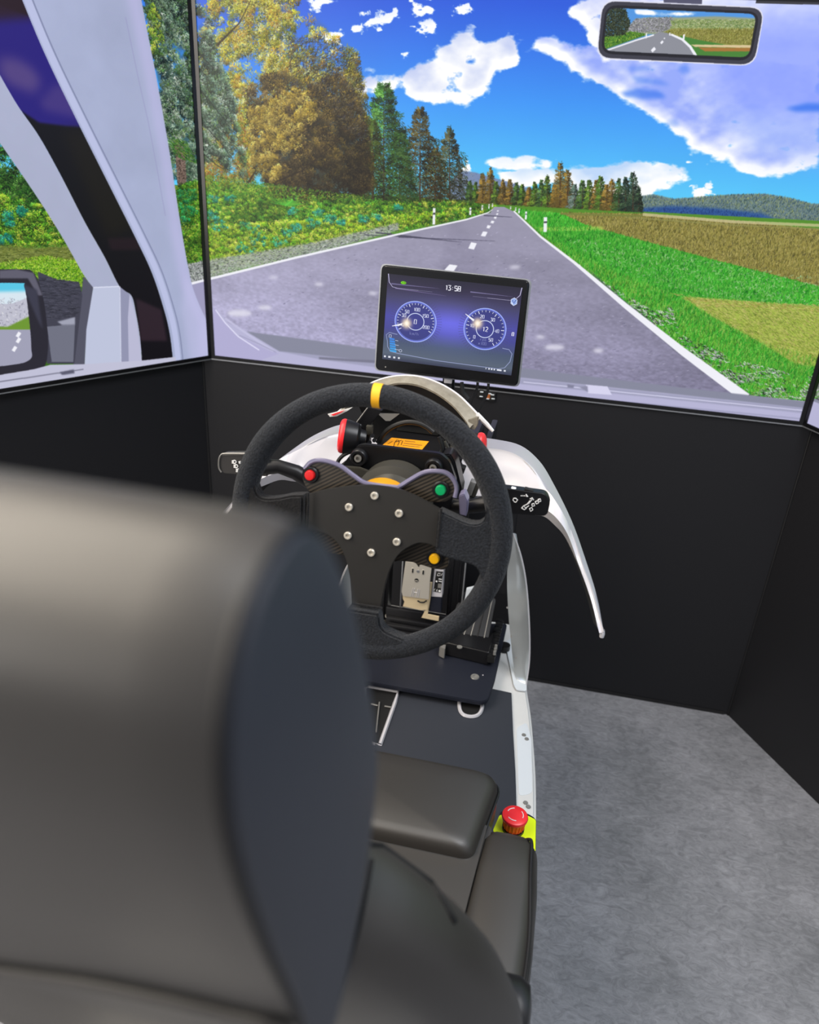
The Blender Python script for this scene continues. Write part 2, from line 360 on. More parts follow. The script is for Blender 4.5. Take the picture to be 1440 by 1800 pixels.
    c.scatter([(345, 250), (420, 180), (430, 220), (440, 310), (345, 325)], 2500, [(190, 110, 40), (150, 140, 40), (120, 130, 40), (175, 90, 40)], 7, seed=34, dens=holes)
    sp = [(335, -10), (365, 30), (385, 110), (410, 170), (415, 215), (425, 250), (432, 312), (400, 300), (380, 270), (350, 280), (335, 290)]
    spd = np.clip((c.noise(34, 3, 71) - .38) * 6, 0, 1)
    c.lay(c.blur(c.poly(sp), 6) * spd * .7, (60, 80, 74))
    c.foliage(sp, 1100, 15, SPRUCE, 46, dens=spd, seed=35, down=.5, ln=9, shade=.8, heading=.7)
    for b in ([(345, 150), (385, 200), (410, 225)], [(345, 205), (390, 255), (430, 310)], [(345, 90), (375, 120), (395, 170)], [(345, 260), (380, 290), (405, 305)]):
        c.line(b, 4, (35, 45, 38), .8, taper=1)
    c.scatter([(340, 305), (440, 318), (560, 335), (640, 345), (640, 352), (340, 340)], 2500, GREENS, 7, seed=36)
    # --- distant tree line
    for i, (x, t, h, pal) in enumerate([(826, 318, 8, 0), (836, 322, 8, 2), (848, 305, 10, 1), (862, 296, 12, 1), (872, 320, 9, 2), (884, 318, 9, 1), (896, 316, 10, 1), (908, 322, 9, 0), (918, 326, 9, 2), (930, 330, 9, 1), (940, 322, 10, 2), (952, 318, 10, 0), (962, 310, 11, 2), (975, 325, 10, 1),
                                        (985, 288, 19, 1), (998, 300, 16, 1), (1010, 325, 13, 3), (1024, 318, 13, 0), (1036, 316, 12, 2), (1048, 318, 12, 1), (1056, 310, 13, 2), (1066, 325, 11, 1), (1076, 318, 12, 1), (1088, 316, 12, 0), (1100, 312, 12, 4), (1113, 304, 16, 4), (1123, 330, 9, 4)]):
        pal = [[(70, 105, 50), (90, 125, 55), (40, 65, 30)], [(150, 120, 50), (125, 100, 40), (95, 80, 35)], [(110, 140, 45), (80, 120, 40), (60, 85, 35)], [(120, 140, 130), (90, 115, 100), (60, 85, 70)], [(45, 70, 50), (65, 90, 60), (30, 45, 35)]][pal]
        b = 356 + (x - 826) * .055
        c.fill([(x - h * .8, b), (x, t + 12), (x + h * .8, b)], [v * .7 for v in pal[0]], 2, .9)
        c.conifer(x, t, b, h, pal, 520, 80 + i, ln=5)
    c.line([(985, 376), (1130, 380)], 4, (120, 125, 60))
    # --- road
    road = [(335, 500), (370, 489), (520, 452), (700, 411), (820, 386), (862, 374), (868, 364), (886, 364), (903, 372), (950, 416), (1010, 462), (1100, 540), (1200, 622), (1330, 722), (1330, 760), (335, 760)]
    c.fill(road, (146, 142, 168))
    n = c.noise(70, 4, 91, 3.5); n2 = c.noise(5, 2, 92, 2.0)
    M = c.poly(road)
    ylo, yhi = c.m([(800, 365)])[0, 1], c.m([(800, 690)])[0, 1]
    t = np.clip((c.yy - ylo) / (yhi - ylo), 0, 1)
    xl, xr = c.m([(370, 600)])[0, 0], c.m([(1250, 600)])[0, 0]
    sx = np.clip((c.xx - xl) / (xr - xl), 0, 1)
    g = 1 + (n - .5) * .22 + (n2 - .5) * .30 * t
    base = np.array((152, 149, 170.)) * (1 - t[..., None]) + (np.array((184, 180, 216.)) * (1 - sx[..., None]) + np.array((128, 124, 152.)) * sx[..., None]) * t[..., None]
    c.lay(M, base * g[..., None])
    c.n1 = n
    c.scatter([(400, 500), (640, 440), (860, 385), (930, 420), (1000, 480), (1150, 600), (1250, 680), (450, 600)], 900, [(190, 186, 215), (110, 106, 135), (205, 200, 225)], 7, (-.55, -.2), seed=37, jit=8, dens=np.full((c.H, c.W), .6))
    for x, y, w, h in [(420, 551, 22, 6), (465, 541, 12, 4), (975, 611, 18, 5), (1052, 617, 9, 4), (655, 516, 8, 3), (950, 593, 8, 3), (840, 500, 10, 3), (560, 500, 8, 3), (905, 470, 10, 3), (480, 488, 8, 2)]:
        th = np.linspace(0, 6.28, 11)[:-1]
        c.lay(c.poly([(x + w * math.cos(a), y + h * math.sin(a)) for a in th], 4) * .85, (222, 220, 235))
    c.lay(c.poly([(795, 372), (860, 466), (760, 640), (730, 640)], 10) * .12, (90, 86, 110))
    for a, b, w in [((660, 409), (760, 420), 3), ((680, 412), (812, 426), 4), ((700, 417), (870, 424), 2), ((850, 379), (900, 382), 2), ((640, 413), (720, 417), 2)]:
        c.line([a, b], w * 1.5, (70, 68, 88), .8, taper=1)
    W_ = (240, 240, 248)
    c.line([(330, 502), (370, 490), (520, 453), (700, 412)], 8, W_, taper=5)
    c.line([(700, 412), (820, 386), (858, 374), (866, 368)], 5, W_, taper=1.5)
    c.line([(903, 371), (950, 416), (1010, 462)], 3.5, W_, taper=7)
    c.line([(1010, 462), (1100, 538), (1200, 618), (1312, 700)], 7, W_, taper=27)
    for q4 in ([(790, 465), (804, 467), (797, 478), (781, 475)], [(828, 426), (838, 428), (833, 439), (823, 437)], [(849, 407), (857, 408), (853, 416), (845, 415)], [(857, 396), (863, 397), (860, 402), (855, 401)], [(864, 388), (869, 389), (867, 393), (862, 392)], [(869, 381), (873, 381), (872, 385), (868, 384)], [(873, 375), (876, 375), (875, 378), (872, 378)], [(874, 370), (877, 370), (876, 372), (873, 372)]):
        c.fill(q4, W_)
    c.lay(c.poly([(1030, 470), (1100, 530), (1210, 620), (1350, 715), (1330, 715), (1190, 620), (1080, 525)], 1) * .6, (80, 82, 100))
    c.line([(1010, 462), (1100, 538), (1200, 618), (1312, 700)], 7, W_, taper=25)
    for x, y0, y1, w in [(763, 366, 395, 7), (827, 365, 378, 5), (848, 361, 370, 4), (860, 359, 367, 3), (959, 382, 408, 9), (925, 372, 386, 5), (913, 367, 375, 4), (898, 363, 368, 3), (907, 365, 371, 3), (866, 358, 364, 3)]:
        c.line([(x, y0), (x - .8, y1)], w, (238, 240, 245)); c.line([(x, y0 + (y1 - y0) * .28), (x, y0 + (y1 - y0) * .4)], w, (60, 60, 70))
    # --- scuttle and pillar foot of the virtual car
    c.fill([(378, 540), (400, 568), (432, 583), (560, 606), (700, 628), (920, 654), (1190, 684), (1450, 709), (1450, 790), (372, 650)], (182, 180, 212))
    c.fill([(432, 583), (560, 600), (700, 620), (920, 648), (1190, 681), (1450, 710), (1450, 722), (1190, 694), (920, 665), (700, 642), (560, 626), (490, 618)], (134, 136, 156), 1)
    c.fill([(490, 618), (700, 640), (920, 666), (1190, 695), (1450, 722), (1450, 731), (1190, 704), (920, 676), (700, 652), (560, 632)], (160, 160, 188), 1)
    c.fill([(560, 628), (660, 634), (690, 641), (560, 632)], (120, 120, 140), 1)
    c.line([(920, 672), (1190, 700), (1450, 726)], 3, (205, 204, 230)); c.line([(920, 690), (1190, 716), (1450, 741)], 5, (150, 150, 180), .6)
    c.fill([(1030, 677), (1068, 680), (1076, 695), (1034, 692)], (214, 212, 238)); c.fill([(1018, 681), (1033, 679), (1034, 690)], (140, 140, 165), 1)
    c.fill([(997, 676), (1010, 678), (1008, 683), (998, 682)], (130, 130, 155), 1)
    c.fill([(374, 540), (392, 563), (412, 588), (470, 616), (490, 622), (440, 640), (372, 632)], (176, 172, 210))
    c.line([(378, 545), (395, 568), (418, 592), (455, 616)], 4, (222, 220, 245)); c.line([(395, 560), (430, 585), (480, 618)], 7, (196, 194, 224), .8)
    c.line([(420, 590), (455, 605), (485, 620)], 3, (150, 148, 180), .7)
    # --- rear-view mirror drawn in the picture
    c.fill([(1165, -20), (1236, -20), (1234, 14), (1168, 12)], (84, 84, 108))
    def rr(pts, rad):
        out = []
        for i in range(4):
            p, a, b = map(np.array, (pts[i], pts[i - 1], pts[(i + 1) % 4])); p = p.astype(float)
            u = (a - p) / np.linalg.norm(a - p); v = (b - p) / np.linalg.norm(b - p)
            for t in np.linspace(0, 1, 6): out.append(tuple((1 - t) ** 2 * (p + u * rad) + 2 * t * (1 - t) * p + t * t * (p + v * rad)))
        return out
    fr = [(1060, 1), (1344, 14), (1326, 114), (1050, 101)]
    c.fill(rr([(1058, -1), (1346, 12), (1328, 116), (1048, 103)], 26), (225, 225, 240)); c.fill(rr(fr, 25), (58, 58, 70)); c.fill(rr([(1065, 8), (1337, 20), (1320, 107), (1056, 94)], 22), (28, 28, 36))
    gl = rr([(1068, 13), (1331, 24), (1317, 101), (1061, 89)], 16)
    keep = c.a.copy(); G = c.poly(gl)
    c.fill([(1050, 0), (1350, 0), (1350, 120), (1050, 120)], (80, 150, 225)); cloud(c, [(1110, 16), (1160, 18), (1230, 24), (1200, 30), (1120, 26)], 4, .5, (225, 232, 250), 5)
    c.fill([(1100, 52), (1118, 33), (1140, 30), (1200, 30), (1260, 28), (1335, 32), (1330, 60), (1100, 60)], (150, 160, 130), 1)
    c.scatter([(1100, 52), (1118, 33), (1180, 30), (1190, 40), (1170, 56), (1105, 56)], 2500, [(190, 188, 200), (150, 150, 160), (120, 122, 118)], 4, seed=43)
    c.scatter([(1180, 34), (1335, 34), (1335, 52), (1180, 50)], 2500, [(150, 170, 100), (120, 150, 80), (190, 200, 140)], 4, (-.3, .3), seed=44)
    c.fill([(1160, 60), (1180, 50), (1335, 52), (1335, 120), (1230, 120), (1200, 75)], (138, 140, 62), 1)
    c.scatter([(1170, 56), (1190, 50), (1335, 50), (1330, 78), (1220, 74)], 3000, [(150, 145, 60), (120, 120, 45), (170, 165, 90)], 3, (1.2, 1.9), seed=45)
    c.fill([(1195, 62), (1230, 70), (1330, 88), (1330, 120), (1225, 110)], (70, 130, 50)); c.fill([(1215, 78), (1328, 79), (1328, 84), (1222, 82)], (215, 195, 150)); c.fill([(1228, 83), (1328, 84), (1328, 90), (1240, 90)], (165, 115, 50))
    c.fill([(1050, 66), (1110, 55), (1140, 60), (1060, 88)], (75, 125, 40)); c.scatter([(1050, 62), (1110, 55), (1140, 60), (1060, 84)], 900, GREENS, 4, seed=46)
    c.scatter([(1060, 14), (1080, 10), (1100, 16), (1108, 40), (1100, 60), (1060, 64)], 2600, [(35, 50, 30), (20, 30, 18), (60, 75, 45), (80, 90, 70)], 5, seed=47)
    c.fill([(1062, 88), (1120, 68), (1150, 60), (1158, 56), (1172, 57), (1195, 66), (1212, 80), (1225, 98), (1225, 110), (1060, 110)], (140, 142, 152))
    c.line([(1062, 90), (1120, 70), (1150, 61)], 3, W_); c.line([(1180, 60), (1200, 69), (1214, 82), (1224, 98)], 4, W_, taper=6); c.line([(1146, 90), (1152, 84)], 7, W_); c.line([(1162, 76), (1166, 72)], 5, W_); c.line([(1168, 68), (1169, 66)], 3, W_)
    c.line([(1203, 60), (1202, 70)], 4, W_); c.line([(1137, 58), (1136, 67)], 3, W_); c.line([(1178, 57), (1178, 62)], 3, W_)
    c.a = keep * (1 - G[..., None]) + c.a * G[..., None]
    c.line([(1330, 1), (1660, 6)], 10, (60, 60, 66), taper=14)
    return c

def smooth(P, n=8):
    """round a traced line (Catmull-Rom)"""
    P = [np.array(p, float) for p in P]; Q = [2 * P[0] - P[1]] + P + [2 * P[-1] - P[-2]]; out = []
    for i in range(1, len(Q) - 2):
        for k in range(n):
            t = k / n; a, b, c_, d = Q[i - 1:i + 3]
            out.append(tuple(.5 * (2 * b + (c_ - a) * t + (2 * a - 5 * b + 4 * c_ - d) * t * t + (3 * b - a - 3 * c_ + d) * t ** 3)))
    return out + [tuple(P[-1])]

def paint_left():
    W, H = 1500, 850
    k = W / TV_W
    def fn(P):
        s_, z_ = tvpoint(P, FRONT_L + (0,), LEFT_DIR); return W + s_ * k, (TV_Z + TV_H - z_) * k
    c = Canvas(W, H, fn)
    sky(c)
    X = -1400
    # woodland beside the road
    c.fill([(X, 240), (400, 330), (400, 900), (X, 900)], (60, 105, 30))
    c.n1 = c.noise(50, 4, 3)
    c.scatter([(-700, 100), (0, 250), (60, 300), (110, 400), (-700, 560)], 16000, [(20, 55, 15), (30, 80, 20), (45, 110, 30), (15, 35, 12), (90, 130, 60)], 8, seed=2)
    c.scatter([(X, 300), (0, 325), (60, 350), (110, 400), (160, 500), (X, 900)], 30000, GREENS, 8, seed=3, tone=lambda P: 0.5 + 1.1 * c.n1[P[:, 1].astype(int), P[:, 0].astype(int)])
    c.scatter([(X, 300), (-300, 200), (0, 330), (0, 420), (X, 600)], 9000, GREENS + TEALS, 8, seed=31)
    c.foliage([(-700, 100), (0, 250), (60, 300), (110, 400), (-700, 460)], 2500, 12, [(25, 60, 18), (35, 85, 25), (55, 115, 35), (20, 42, 14), (90, 130, 60)], 34, seed=22, down=.2)
    c.foliage([(-900, 340), (0, 345), (70, 360), (110, 400), (150, 470), (-900, 560)], 3500, 10, GREENS, 30, seed=23, down=.1, shade=.9)
    for (x, y, s_) in [(18, 385, 14), (10, 420, 14), (40, 372, 7), (-60, 410, 14), (-160, 430, 16)]:
        c.foliage([(x + s_ * math.cos(t), y + s_ * math.sin(t)) for t in np.linspace(0, 6.2, 8)], 24, 7, TEALS, 18, seed=int(x + y + 300), down=0)
    c.lay(c.poly([(-200, 432), (0, 432), (60, 436), (125, 434), (140, 458), (60, 462), (0, 468), (-200, 480)], 4) * .95, (120, 130, 60))
    c.scatter([(-200, 434), (0, 434), (60, 438), (122, 434), (140, 458), (60, 462), (0, 466), (-200, 480)], 3000, [(140, 150, 70), (90, 105, 45), (120, 130, 60)], 7, (-.2, .2), seed=4)
    c.scatter([(-200, 480), (0, 464), (80, 450), (140, 460), (160, 500), (-200, 560)], 9000, [(165, 215, 40), (120, 185, 30), (200, 230, 90), (70, 130, 20)], 7, seed=5)
    c.lay(c.poly([(245, -60), (380, -60), (380, 330), (300, 330), (280, 150)]) * np.clip((c.n1 - .25) * 5, 0, 1) * .8, (58, 76, 68))
    c.foliage([(245, -60), (380, -60), (380, 330), (300, 330), (280, 150)], 900, 13, SPRUCE + [(70, 110, 50)], 44, seed=6, dens=np.clip((c.n1 - .33) * 6, 0, 1), down=.5, heading=.7, ln=8)
    c.foliage([(250, 0), (272, 5), (286, 60), (284, 100), (264, 90)], 60, 9, [(90, 140, 40), (140, 175, 50), (190, 200, 70), (60, 90, 40)], 24, seed=7, down=.6)
    c.fill([(308, 245), (326, 262), (330, 335), (314, 335)], (120, 100, 90)); c.scatter([(308, 250), (326, 262), (330, 335), (314, 335)], 350, [(170, 145, 130), (90, 72, 62), (60, 48, 42)], 5, seed=8)
    c.scatter([(295, 240), (330, 250), (350, 290), (310, 275)], 500, [(60, 130, 40), (110, 150, 50), (35, 90, 30)], 9, (.2, .9), seed=9)
    c.foliage([(310, 330), (390, 310), (390, 470), (330, 470)], 900, 10, GREENS, 30, seed=10, down=.1, shade=.9, tone=lambda P: 0.5 + 1.1 * c.n1[P[:, 1].astype(int), P[:, 0].astype(int)])
    c.foliage([(315, 335), (346, 335), (342, 395), (322, 392)], 50, 9, [(30, 130, 70), (50, 150, 90), (40, 110, 50)], 24, seed=11)
    c.fill([(330, 465), (380, 455), (380, 500), (335, 500)], (165, 175, 165)); c.scatter([(330, 465), (380, 455), (380, 498), (335, 498)], 900, STONES, 5, seed=12)
    c.fill([(335, 500), (380, 488), (380, 640), (340, 640)], (158, 155, 188)); c.line([(330, 501), (380, 488)], 6, (240, 240, 248))
    # big light pillar
    redge = smooth([(225, -160), (250, 0), (275, 130), (298, 260), (318, 390), (334, 480), (345, 520), (366, 566), (384, 585)])
    ledge = smooth([(-40, -200), (40, 0), (82, 100), (135, 210), (190, 320), (240, 420), (268, 480), (288, 540), (300, 590), (308, 660)])
    pillar = redge + [(384, 700)] + ledge[::-1]
    c.fill(pillar, (168, 172, 204))
    nz = c.noise(120, 4, 13); Mp = c.poly(pillar)
    a0 = c.m([(150, 100)])[0, 0]; a1 = c.m([(300, 100)])[0, 0]
    c.lay(Mp, np.array((166, 174, 205.)) * (0.95 + .1 * nz)[..., None])
    c.lay(c.poly(redge + [(350, 650), (350, 570), (320, 500), (300, 400), (282, 270), (255, 130), (225, 0), (200, -160)], 10) * Mp * .6, (190, 186, 228))
    c.lay(c.poly([(330, 480), (384, 585), (384, 700), (345, 700), (320, 540)], 10) * Mp * .5, (196, 194, 232))
    rim = smooth([(-40, -200), (40, 0), (82, 100), (135, 210), (190, 320), (240, 420), (268, 480), (288, 540), (300, 590), (308, 660)])
    c.line([(p[0] + 9, p[1] - 2) for p in rim], 15, (186, 192, 226)); c.line([(p[0] + 17, p[1] - 4) for p in rim], 3, (120, 126, 160), .8)
    c.line([(222, 30), (245, 140), (262, 215), (278, 300), (292, 380)], 2, (150, 148, 190), .6)
    # dark glass between the pillars
    l2 = smooth([(-120, -120), (-50, 40), (0, 130), (32, 185), (70, 240), (110, 312), (150, 390), (185, 452), (212, 505), (232, 520), (240, 550), (248, 600), (252, 660)])
    glass = ledge + l2[::-1]
    c.fill(glass, (14, 10, 16)); Mg = c.poly(glass)
    c.lay(c.poly([(-200, -60), (60, 30), (130, 190), (160, 225), (118, 222), (70, 216), (30, 190), (-200, -20)], 2) * Mg, (38, 26, 120))
    c.lay(c.poly([(-100, -200), (60, -40), (60, 30), (-100, 40)], 8) * Mg * .9, (40, 20, 30))
    c.lay(c.blur(c.poly([(0, 100), (30, 102), (60, 120), (75, 145), (60, 165), (20, 150), (0, 130)]), 10) * Mg * .8, (92, 74, 130))
    c.lay(c.poly([(95, 150), (125, 150), (140, 185), (150, 210), (80, 195), (70, 180)], 8) * Mg * .5, (92, 74, 130))
    c.lay(c.poly([(110, 230), (160, 225), (240, 400), (190, 420)], 14) * Mg * .5, (34, 28, 14))
    c.lay(c.poly([(240, 525), (285, 545), (295, 600), (248, 600)], 3) * Mg * .8, (52, 36, 46)); c.lay(c.poly([(190, 420), (240, 418), (250, 440), (196, 440)], 3) * Mg * .6, (42, 24, 32))
    # second pillar, its foot and the door mirror
    l3 = smooth([(-150, 60), (-60, 160), (0, 250), (40, 308), (80, 368), (115, 425), (146, 480), (164, 506)])
    c.fill(l2 + l3[::-1], (176, 180, 206))
    c.lay(c.poly(l2[:-20] + l3[::-1]) * .35, np.array((160, 168, 196.)) * (.9 + .2 * nz)[..., None])
    c.fill([(148, 486), (165, 506), (152, 600), (149, 660), (128, 660), (140, 560), (146, 500)], (84, 84, 100))
    c.fill([(165, 506), (211, 504), (214, 560), (214, 650), (149, 660), (153, 580)], (190, 196, 220)); c.fill([(211, 504), (229, 518), (238, 560), (234, 650), (213, 655), (213, 560)], (146, 148, 176)); c.fill([(229, 518), (240, 560), (254, 660), (228, 660), (226, 560)], (186, 186, 212))
    c.line([(165, 506), (211, 504)], 2, (225, 228, 245)); c.line([(212, 504), (214, 650)], 2, (215, 218, 238))
    c.fill([(68, 478), (100, 492), (140, 496), (146, 520), (132, 640), (84, 640), (70, 560)], (66, 66, 80)); c.scatter([(70, 485), (140, 498), (134, 560), (84, 560)], 500, [(84, 84, 100), (52, 52, 64)], 14, (-.1, .4), seed=15, jit=4)
    c.fill([(84, 575), (133, 570), (130, 637), (92, 637)], (112, 114, 130)); c.fill([(102, 566), (133, 558), (133, 571), (110, 572)], (160, 162, 180), 1)
    mo = smooth([(-260, 478), (-100, 476), (30, 474), (60, 480), (76, 520), (84, 575), (85, 620), (76, 648), (40, 655), (0, 662), (-200, 690), (-260, 690)])
    c.fill(mo, (42, 40, 50)); c.fill([(0, 476), (30, 474), (60, 480), (76, 520), (68, 520), (50, 490), (0, 490)], (96, 94, 110), 1); c.fill([(40, 500), (66, 510), (76, 580), (66, 560)], (60, 60, 76), 2)
    gm = smooth([(-230, 502), (-100, 500), (30, 498), (44, 506), (52, 560), (56, 610), (52, 634), (0, 645), (-200, 668), (-230, 668)])
    G = c.poly(gm); keep = c.a.copy()
    c.fill([(-300, 490), (60, 490), (60, 530), (-300, 530)], (90, 200, 230)); c.fill([(-300, 520), (60, 512), (60, 560), (-300, 560)], (215, 230, 240), 3)
    c.fill([(-300, 530), (20, 535), (60, 520), (60, 590), (-300, 590)], (190, 190, 205)); c.scatter([(-300, 530), (60, 525), (60, 580), (-300, 580)], 1500, [(150, 150, 170), (220, 220, 230)], 5, seed=16)
    c.fill([(-300, 575), (15, 575), (56, 555), (56, 585), (-300, 590)], (110, 150, 50), 1); c.fill([(-300, 580), (60, 580), (60, 680), (-300, 680)], (160, 160, 182))
    for x, y in ((34, 588), (34, 598), (27, 613)): c.line([(x + 2, y - 3), (x - 3, y + 5)], 7, (240, 240, 248))
    c.a = keep * (1 - G[..., None]) + c.a * G[..., None]
    c.fill([(X, 900), (X, 714), (-200, 684), (0, 660), (60, 650), (90, 642), (148, 641), (256, 634), (310, 628), (310, 700)], (192, 192, 214)); c.line([(0, 672), (80, 660), (148, 650)], 3, (130, 130, 150)); c.fill([(106, 655), (131, 650), (132, 657), (110, 660)], (90, 90, 110), 1)
    return c

def paint_right():
    W, H = 800, 453
    k = W / TV_W
    c = Canvas(W, H, None)
    t = np.clip(c.yy / 230, 0, 1)[..., None]
    c.a = np.array((50, 110, 235.)) * (1 - t) + np.array((110, 210, 250.)) * t
    cloud(c, [(0, 60), (180, 20), (380, 60), (600, 120), (300, 150), (0, 190)], 14, .6, (160, 180, 250), 2)
    c.fill([(0, 232), (200, 215), (500, 225), (800, 205), (800, 260), (0, 260)], (105, 130, 125), 1)
    c.fill([(0, 245), (800, 235), (800, 330), (0, 300)], (150, 140, 70)); c.scatter([(0, 245), (800, 235), (800, 330), (0, 300)], 9000, [(165, 150, 75), (120, 110, 50), (185, 172, 100)], 5, (1.2, 1.9), seed=1)
    c.fill([(0, 300), (800, 325), (800, 453), (0, 453)], (80, 160, 45)); c.scatter([(0, 296), (800, 325), (800, 430), (0, 400)], 16000, GRASS, 7, (1.1, 2.0), seed=2)
    c.fill([(0, 340), (60, 350), (40, 395), (0, 390)], (165, 185, 75), 2, .8)
    c.scatter([(0, 385), (300, 410), (300, 425), (0, 420)], 2600, STONES, 5, seed=3)
    c.fill([(0, 418), (800, 432), (800, 453), (0, 453)], (182, 180, 212)); c.line([(0, 418), (800, 432)], 4, (134, 136, 156))
    return c
# ------------------------------------------------------------------ materials (all node based)
def lin(c):
    return tuple((v / 255 / 12.92 if v / 255 <= .04045 else ((v / 255 + .055) / 1.055) ** 2.4) for v in c) + (1,)
def mat(name, col, rough=.5, metal=0, spec=.5, bump=None, coat=0, vary=None, alpha=None, sheen=0, trans=0, emit=None):
    m = bpy.data.materials.new(name); m.use_nodes = True; t = m.node_tree; b = t.nodes['Principled BSDF']
    b.inputs['Base Color'].default_value = lin(col); b.inputs['Roughness'].default_value = rough
    b.inputs['Metallic'].default_value = metal; b.inputs['Specular IOR Level'].default_value = spec
    if coat: b.inputs['Coat Weight'].default_value = coat; b.inputs['Coat Roughness'].default_value = .12
    if sheen: b.inputs['Sheen Weight'].default_value = sheen; b.inputs['Sheen Roughness'].default_value = .5
    if trans: b.inputs['Transmission Weight'].default_value = trans
    if alpha: b.inputs['Alpha'].default_value = alpha
    if emit: b.inputs['Emission Color'].default_value = lin(emit); b.inputs['Emission Strength'].default_value = 1
    tc = t.nodes.new('ShaderNodeTexCoord')
    if bump:
        sc, st, dist = bump
        n = t.nodes.new('ShaderNodeTexNoise'); n.inputs['Scale'].default_value = sc; n.inputs['Detail'].default_value = 6
        bp = t.nodes.new('ShaderNodeBump'); bp.inputs['Strength'].default_value = st; bp.inputs['Distance'].default_value = dist
        t.links.new(tc.outputs['Object'], n.inputs['Vector']); t.links.new(n.outputs['Fac'], bp.inputs['Height']); t.links.new(bp.outputs['Normal'], b.inputs['Normal'])
    if vary:
        sc, amt, col2 = vary
        n = t.nodes.new('ShaderNodeTexNoise'); n.inputs['Scale'].default_value = sc; n.inputs['Detail'].default_value = 8; n.inputs['Roughness'].default_value = .65
        r = t.nodes.new('ShaderNodeValToRGB'); r.color_ramp.elements[0].position = .5 - amt; r.color_ramp.elements[1].position = .5 + amt
        r.color_ramp.elements[0].color = lin(col); r.color_ramp.elements[1].color = lin(col2)
        t.links.new(tc.outputs['Object'], n.inputs['Vector']); t.links.new(n.outputs['Fac'], r.inputs['Fac']); t.links.new(r.outputs['Color'], b.inputs['Base Color'])
    return m
def screen_mat(name, im, strength=1.0):
    m = bpy.data.materials.new(name); m.use_nodes = True; t = m.node_tree; b = t.nodes['Principled BSDF']
    b.inputs['Base Color'].default_value = (.004, .004, .005, 1); b.inputs['Roughness'].default_value = .35; b.inputs['Specular IOR Level'].default_value = .25
    i = t.nodes.new('ShaderNodeTexImage'); i.image = im; i.interpolation = 'Cubic'; i.extension = 'EXTEND'
    t.links.new(i.outputs['Color'], b.inputs['Emission Color']); b.inputs['Emission Strength'].default_value = strength
    return m
def carbon_mat():
    m = mat('carbon_weave', (24, 22, 20), .32, 0, .6, coat=.5); t = m.node_tree; b = t.nodes['Principled BSDF']
    tc = t.nodes.new('ShaderNodeTexCoord'); mp = t.nodes.new('ShaderNodeMapping'); mp.inputs['Rotation'].default_value = (0, math.radians(-58), 0)
    w = t.nodes.new('ShaderNodeTexWave'); w.wave_type = 'BANDS'; w.bands_direction = 'X'; w.inputs['Scale'].default_value = 75; w.inputs['Distortion'].default_value = .6; w.inputs['Detail'].default_value = 1
    r = t.nodes.new('ShaderNodeValToRGB'); r.color_ramp.elements[0].color = lin((14, 13, 12)); r.color_ramp.elements[1].color = lin((74, 66, 56))
    t.links.new(tc.outputs['Object'], mp.inputs['Vector']); t.links.new(mp.outputs['Vector'], w.inputs['Vector']); t.links.new(w.outputs['Color'], r.inputs['Fac']); t.links.new(r.outputs['Color'], b.inputs['Base Color'])
    return m
def floor_mat():
    m = mat('mottled_grey_vinyl', (128, 130, 136), .48, 0, .4); t = m.node_tree; b = t.nodes['Principled BSDF']
    tc = t.nodes.new('ShaderNodeTexCoord')
    n1 = t.nodes.new('ShaderNodeTexNoise'); n1.inputs['Scale'].default_value = 5; n1.inputs['Detail'].default_value = 10; n1.inputs['Roughness'].default_value = .6
    n2 = t.nodes.new('ShaderNodeTexNoise'); n2.inputs['Scale'].default_value = 34; n2.inputs['Detail'].default_value = 10; n2.inputs['Roughness'].default_value = .74; n2.inputs['Distortion'].default_value = 1.4
    mp = t.nodes.new('ShaderNodeMapping'); mp.inputs['Scale'].default_value = (1, 1.8, 1)
    t.links.new(tc.outputs['Object'], mp.inputs['Vector']); t.links.new(tc.outputs['Object'], n1.inputs['Vector']); t.links.new(mp.outputs['Vector'], n2.inputs['Vector'])
    r1 = t.nodes.new('ShaderNodeValToRGB'); r1.color_ramp.elements[0].position = .32; r1.color_ramp.elements[1].position = .68
    r1.color_ramp.elements[0].color = lin((122, 124, 129)); r1.color_ramp.elements[1].color = lin((150, 151, 157))
    r2 = t.nodes.new('ShaderNodeValToRGB'); r2.color_ramp.elements[0].position = .36; r2.color_ramp.elements[1].position = .66
    r2.color_ramp.elements[0].color = (.58, .58, .59, 1); r2.color_ramp.elements[1].color = (1.22, 1.22, 1.22, 1)
    mx = t.nodes.new('ShaderNodeMix'); mx.data_type = 'RGBA'; mx.blend_type = 'MULTIPLY'; mx.inputs[0].default_value = .8
    t.links.new(n1.outputs['Fac'], r1.inputs['Fac']); t.links.new(n2.outputs['Fac'], r2.inputs['Fac'])
    t.links.new(r1.outputs['Color'], mx.inputs[6]); t.links.new(r2.outputs['Color'], mx.inputs[7]); t.links.new(mx.outputs[2], b.inputs['Base Color'])
    bp = t.nodes.new('ShaderNodeBump'); bp.inputs['Strength'].default_value = .25; bp.inputs['Distance'].default_value = .002
    t.links.new(n2.outputs['Fac'], bp.inputs['Height']); t.links.new(bp.outputs['Normal'], b.inputs['Normal'])
    return m
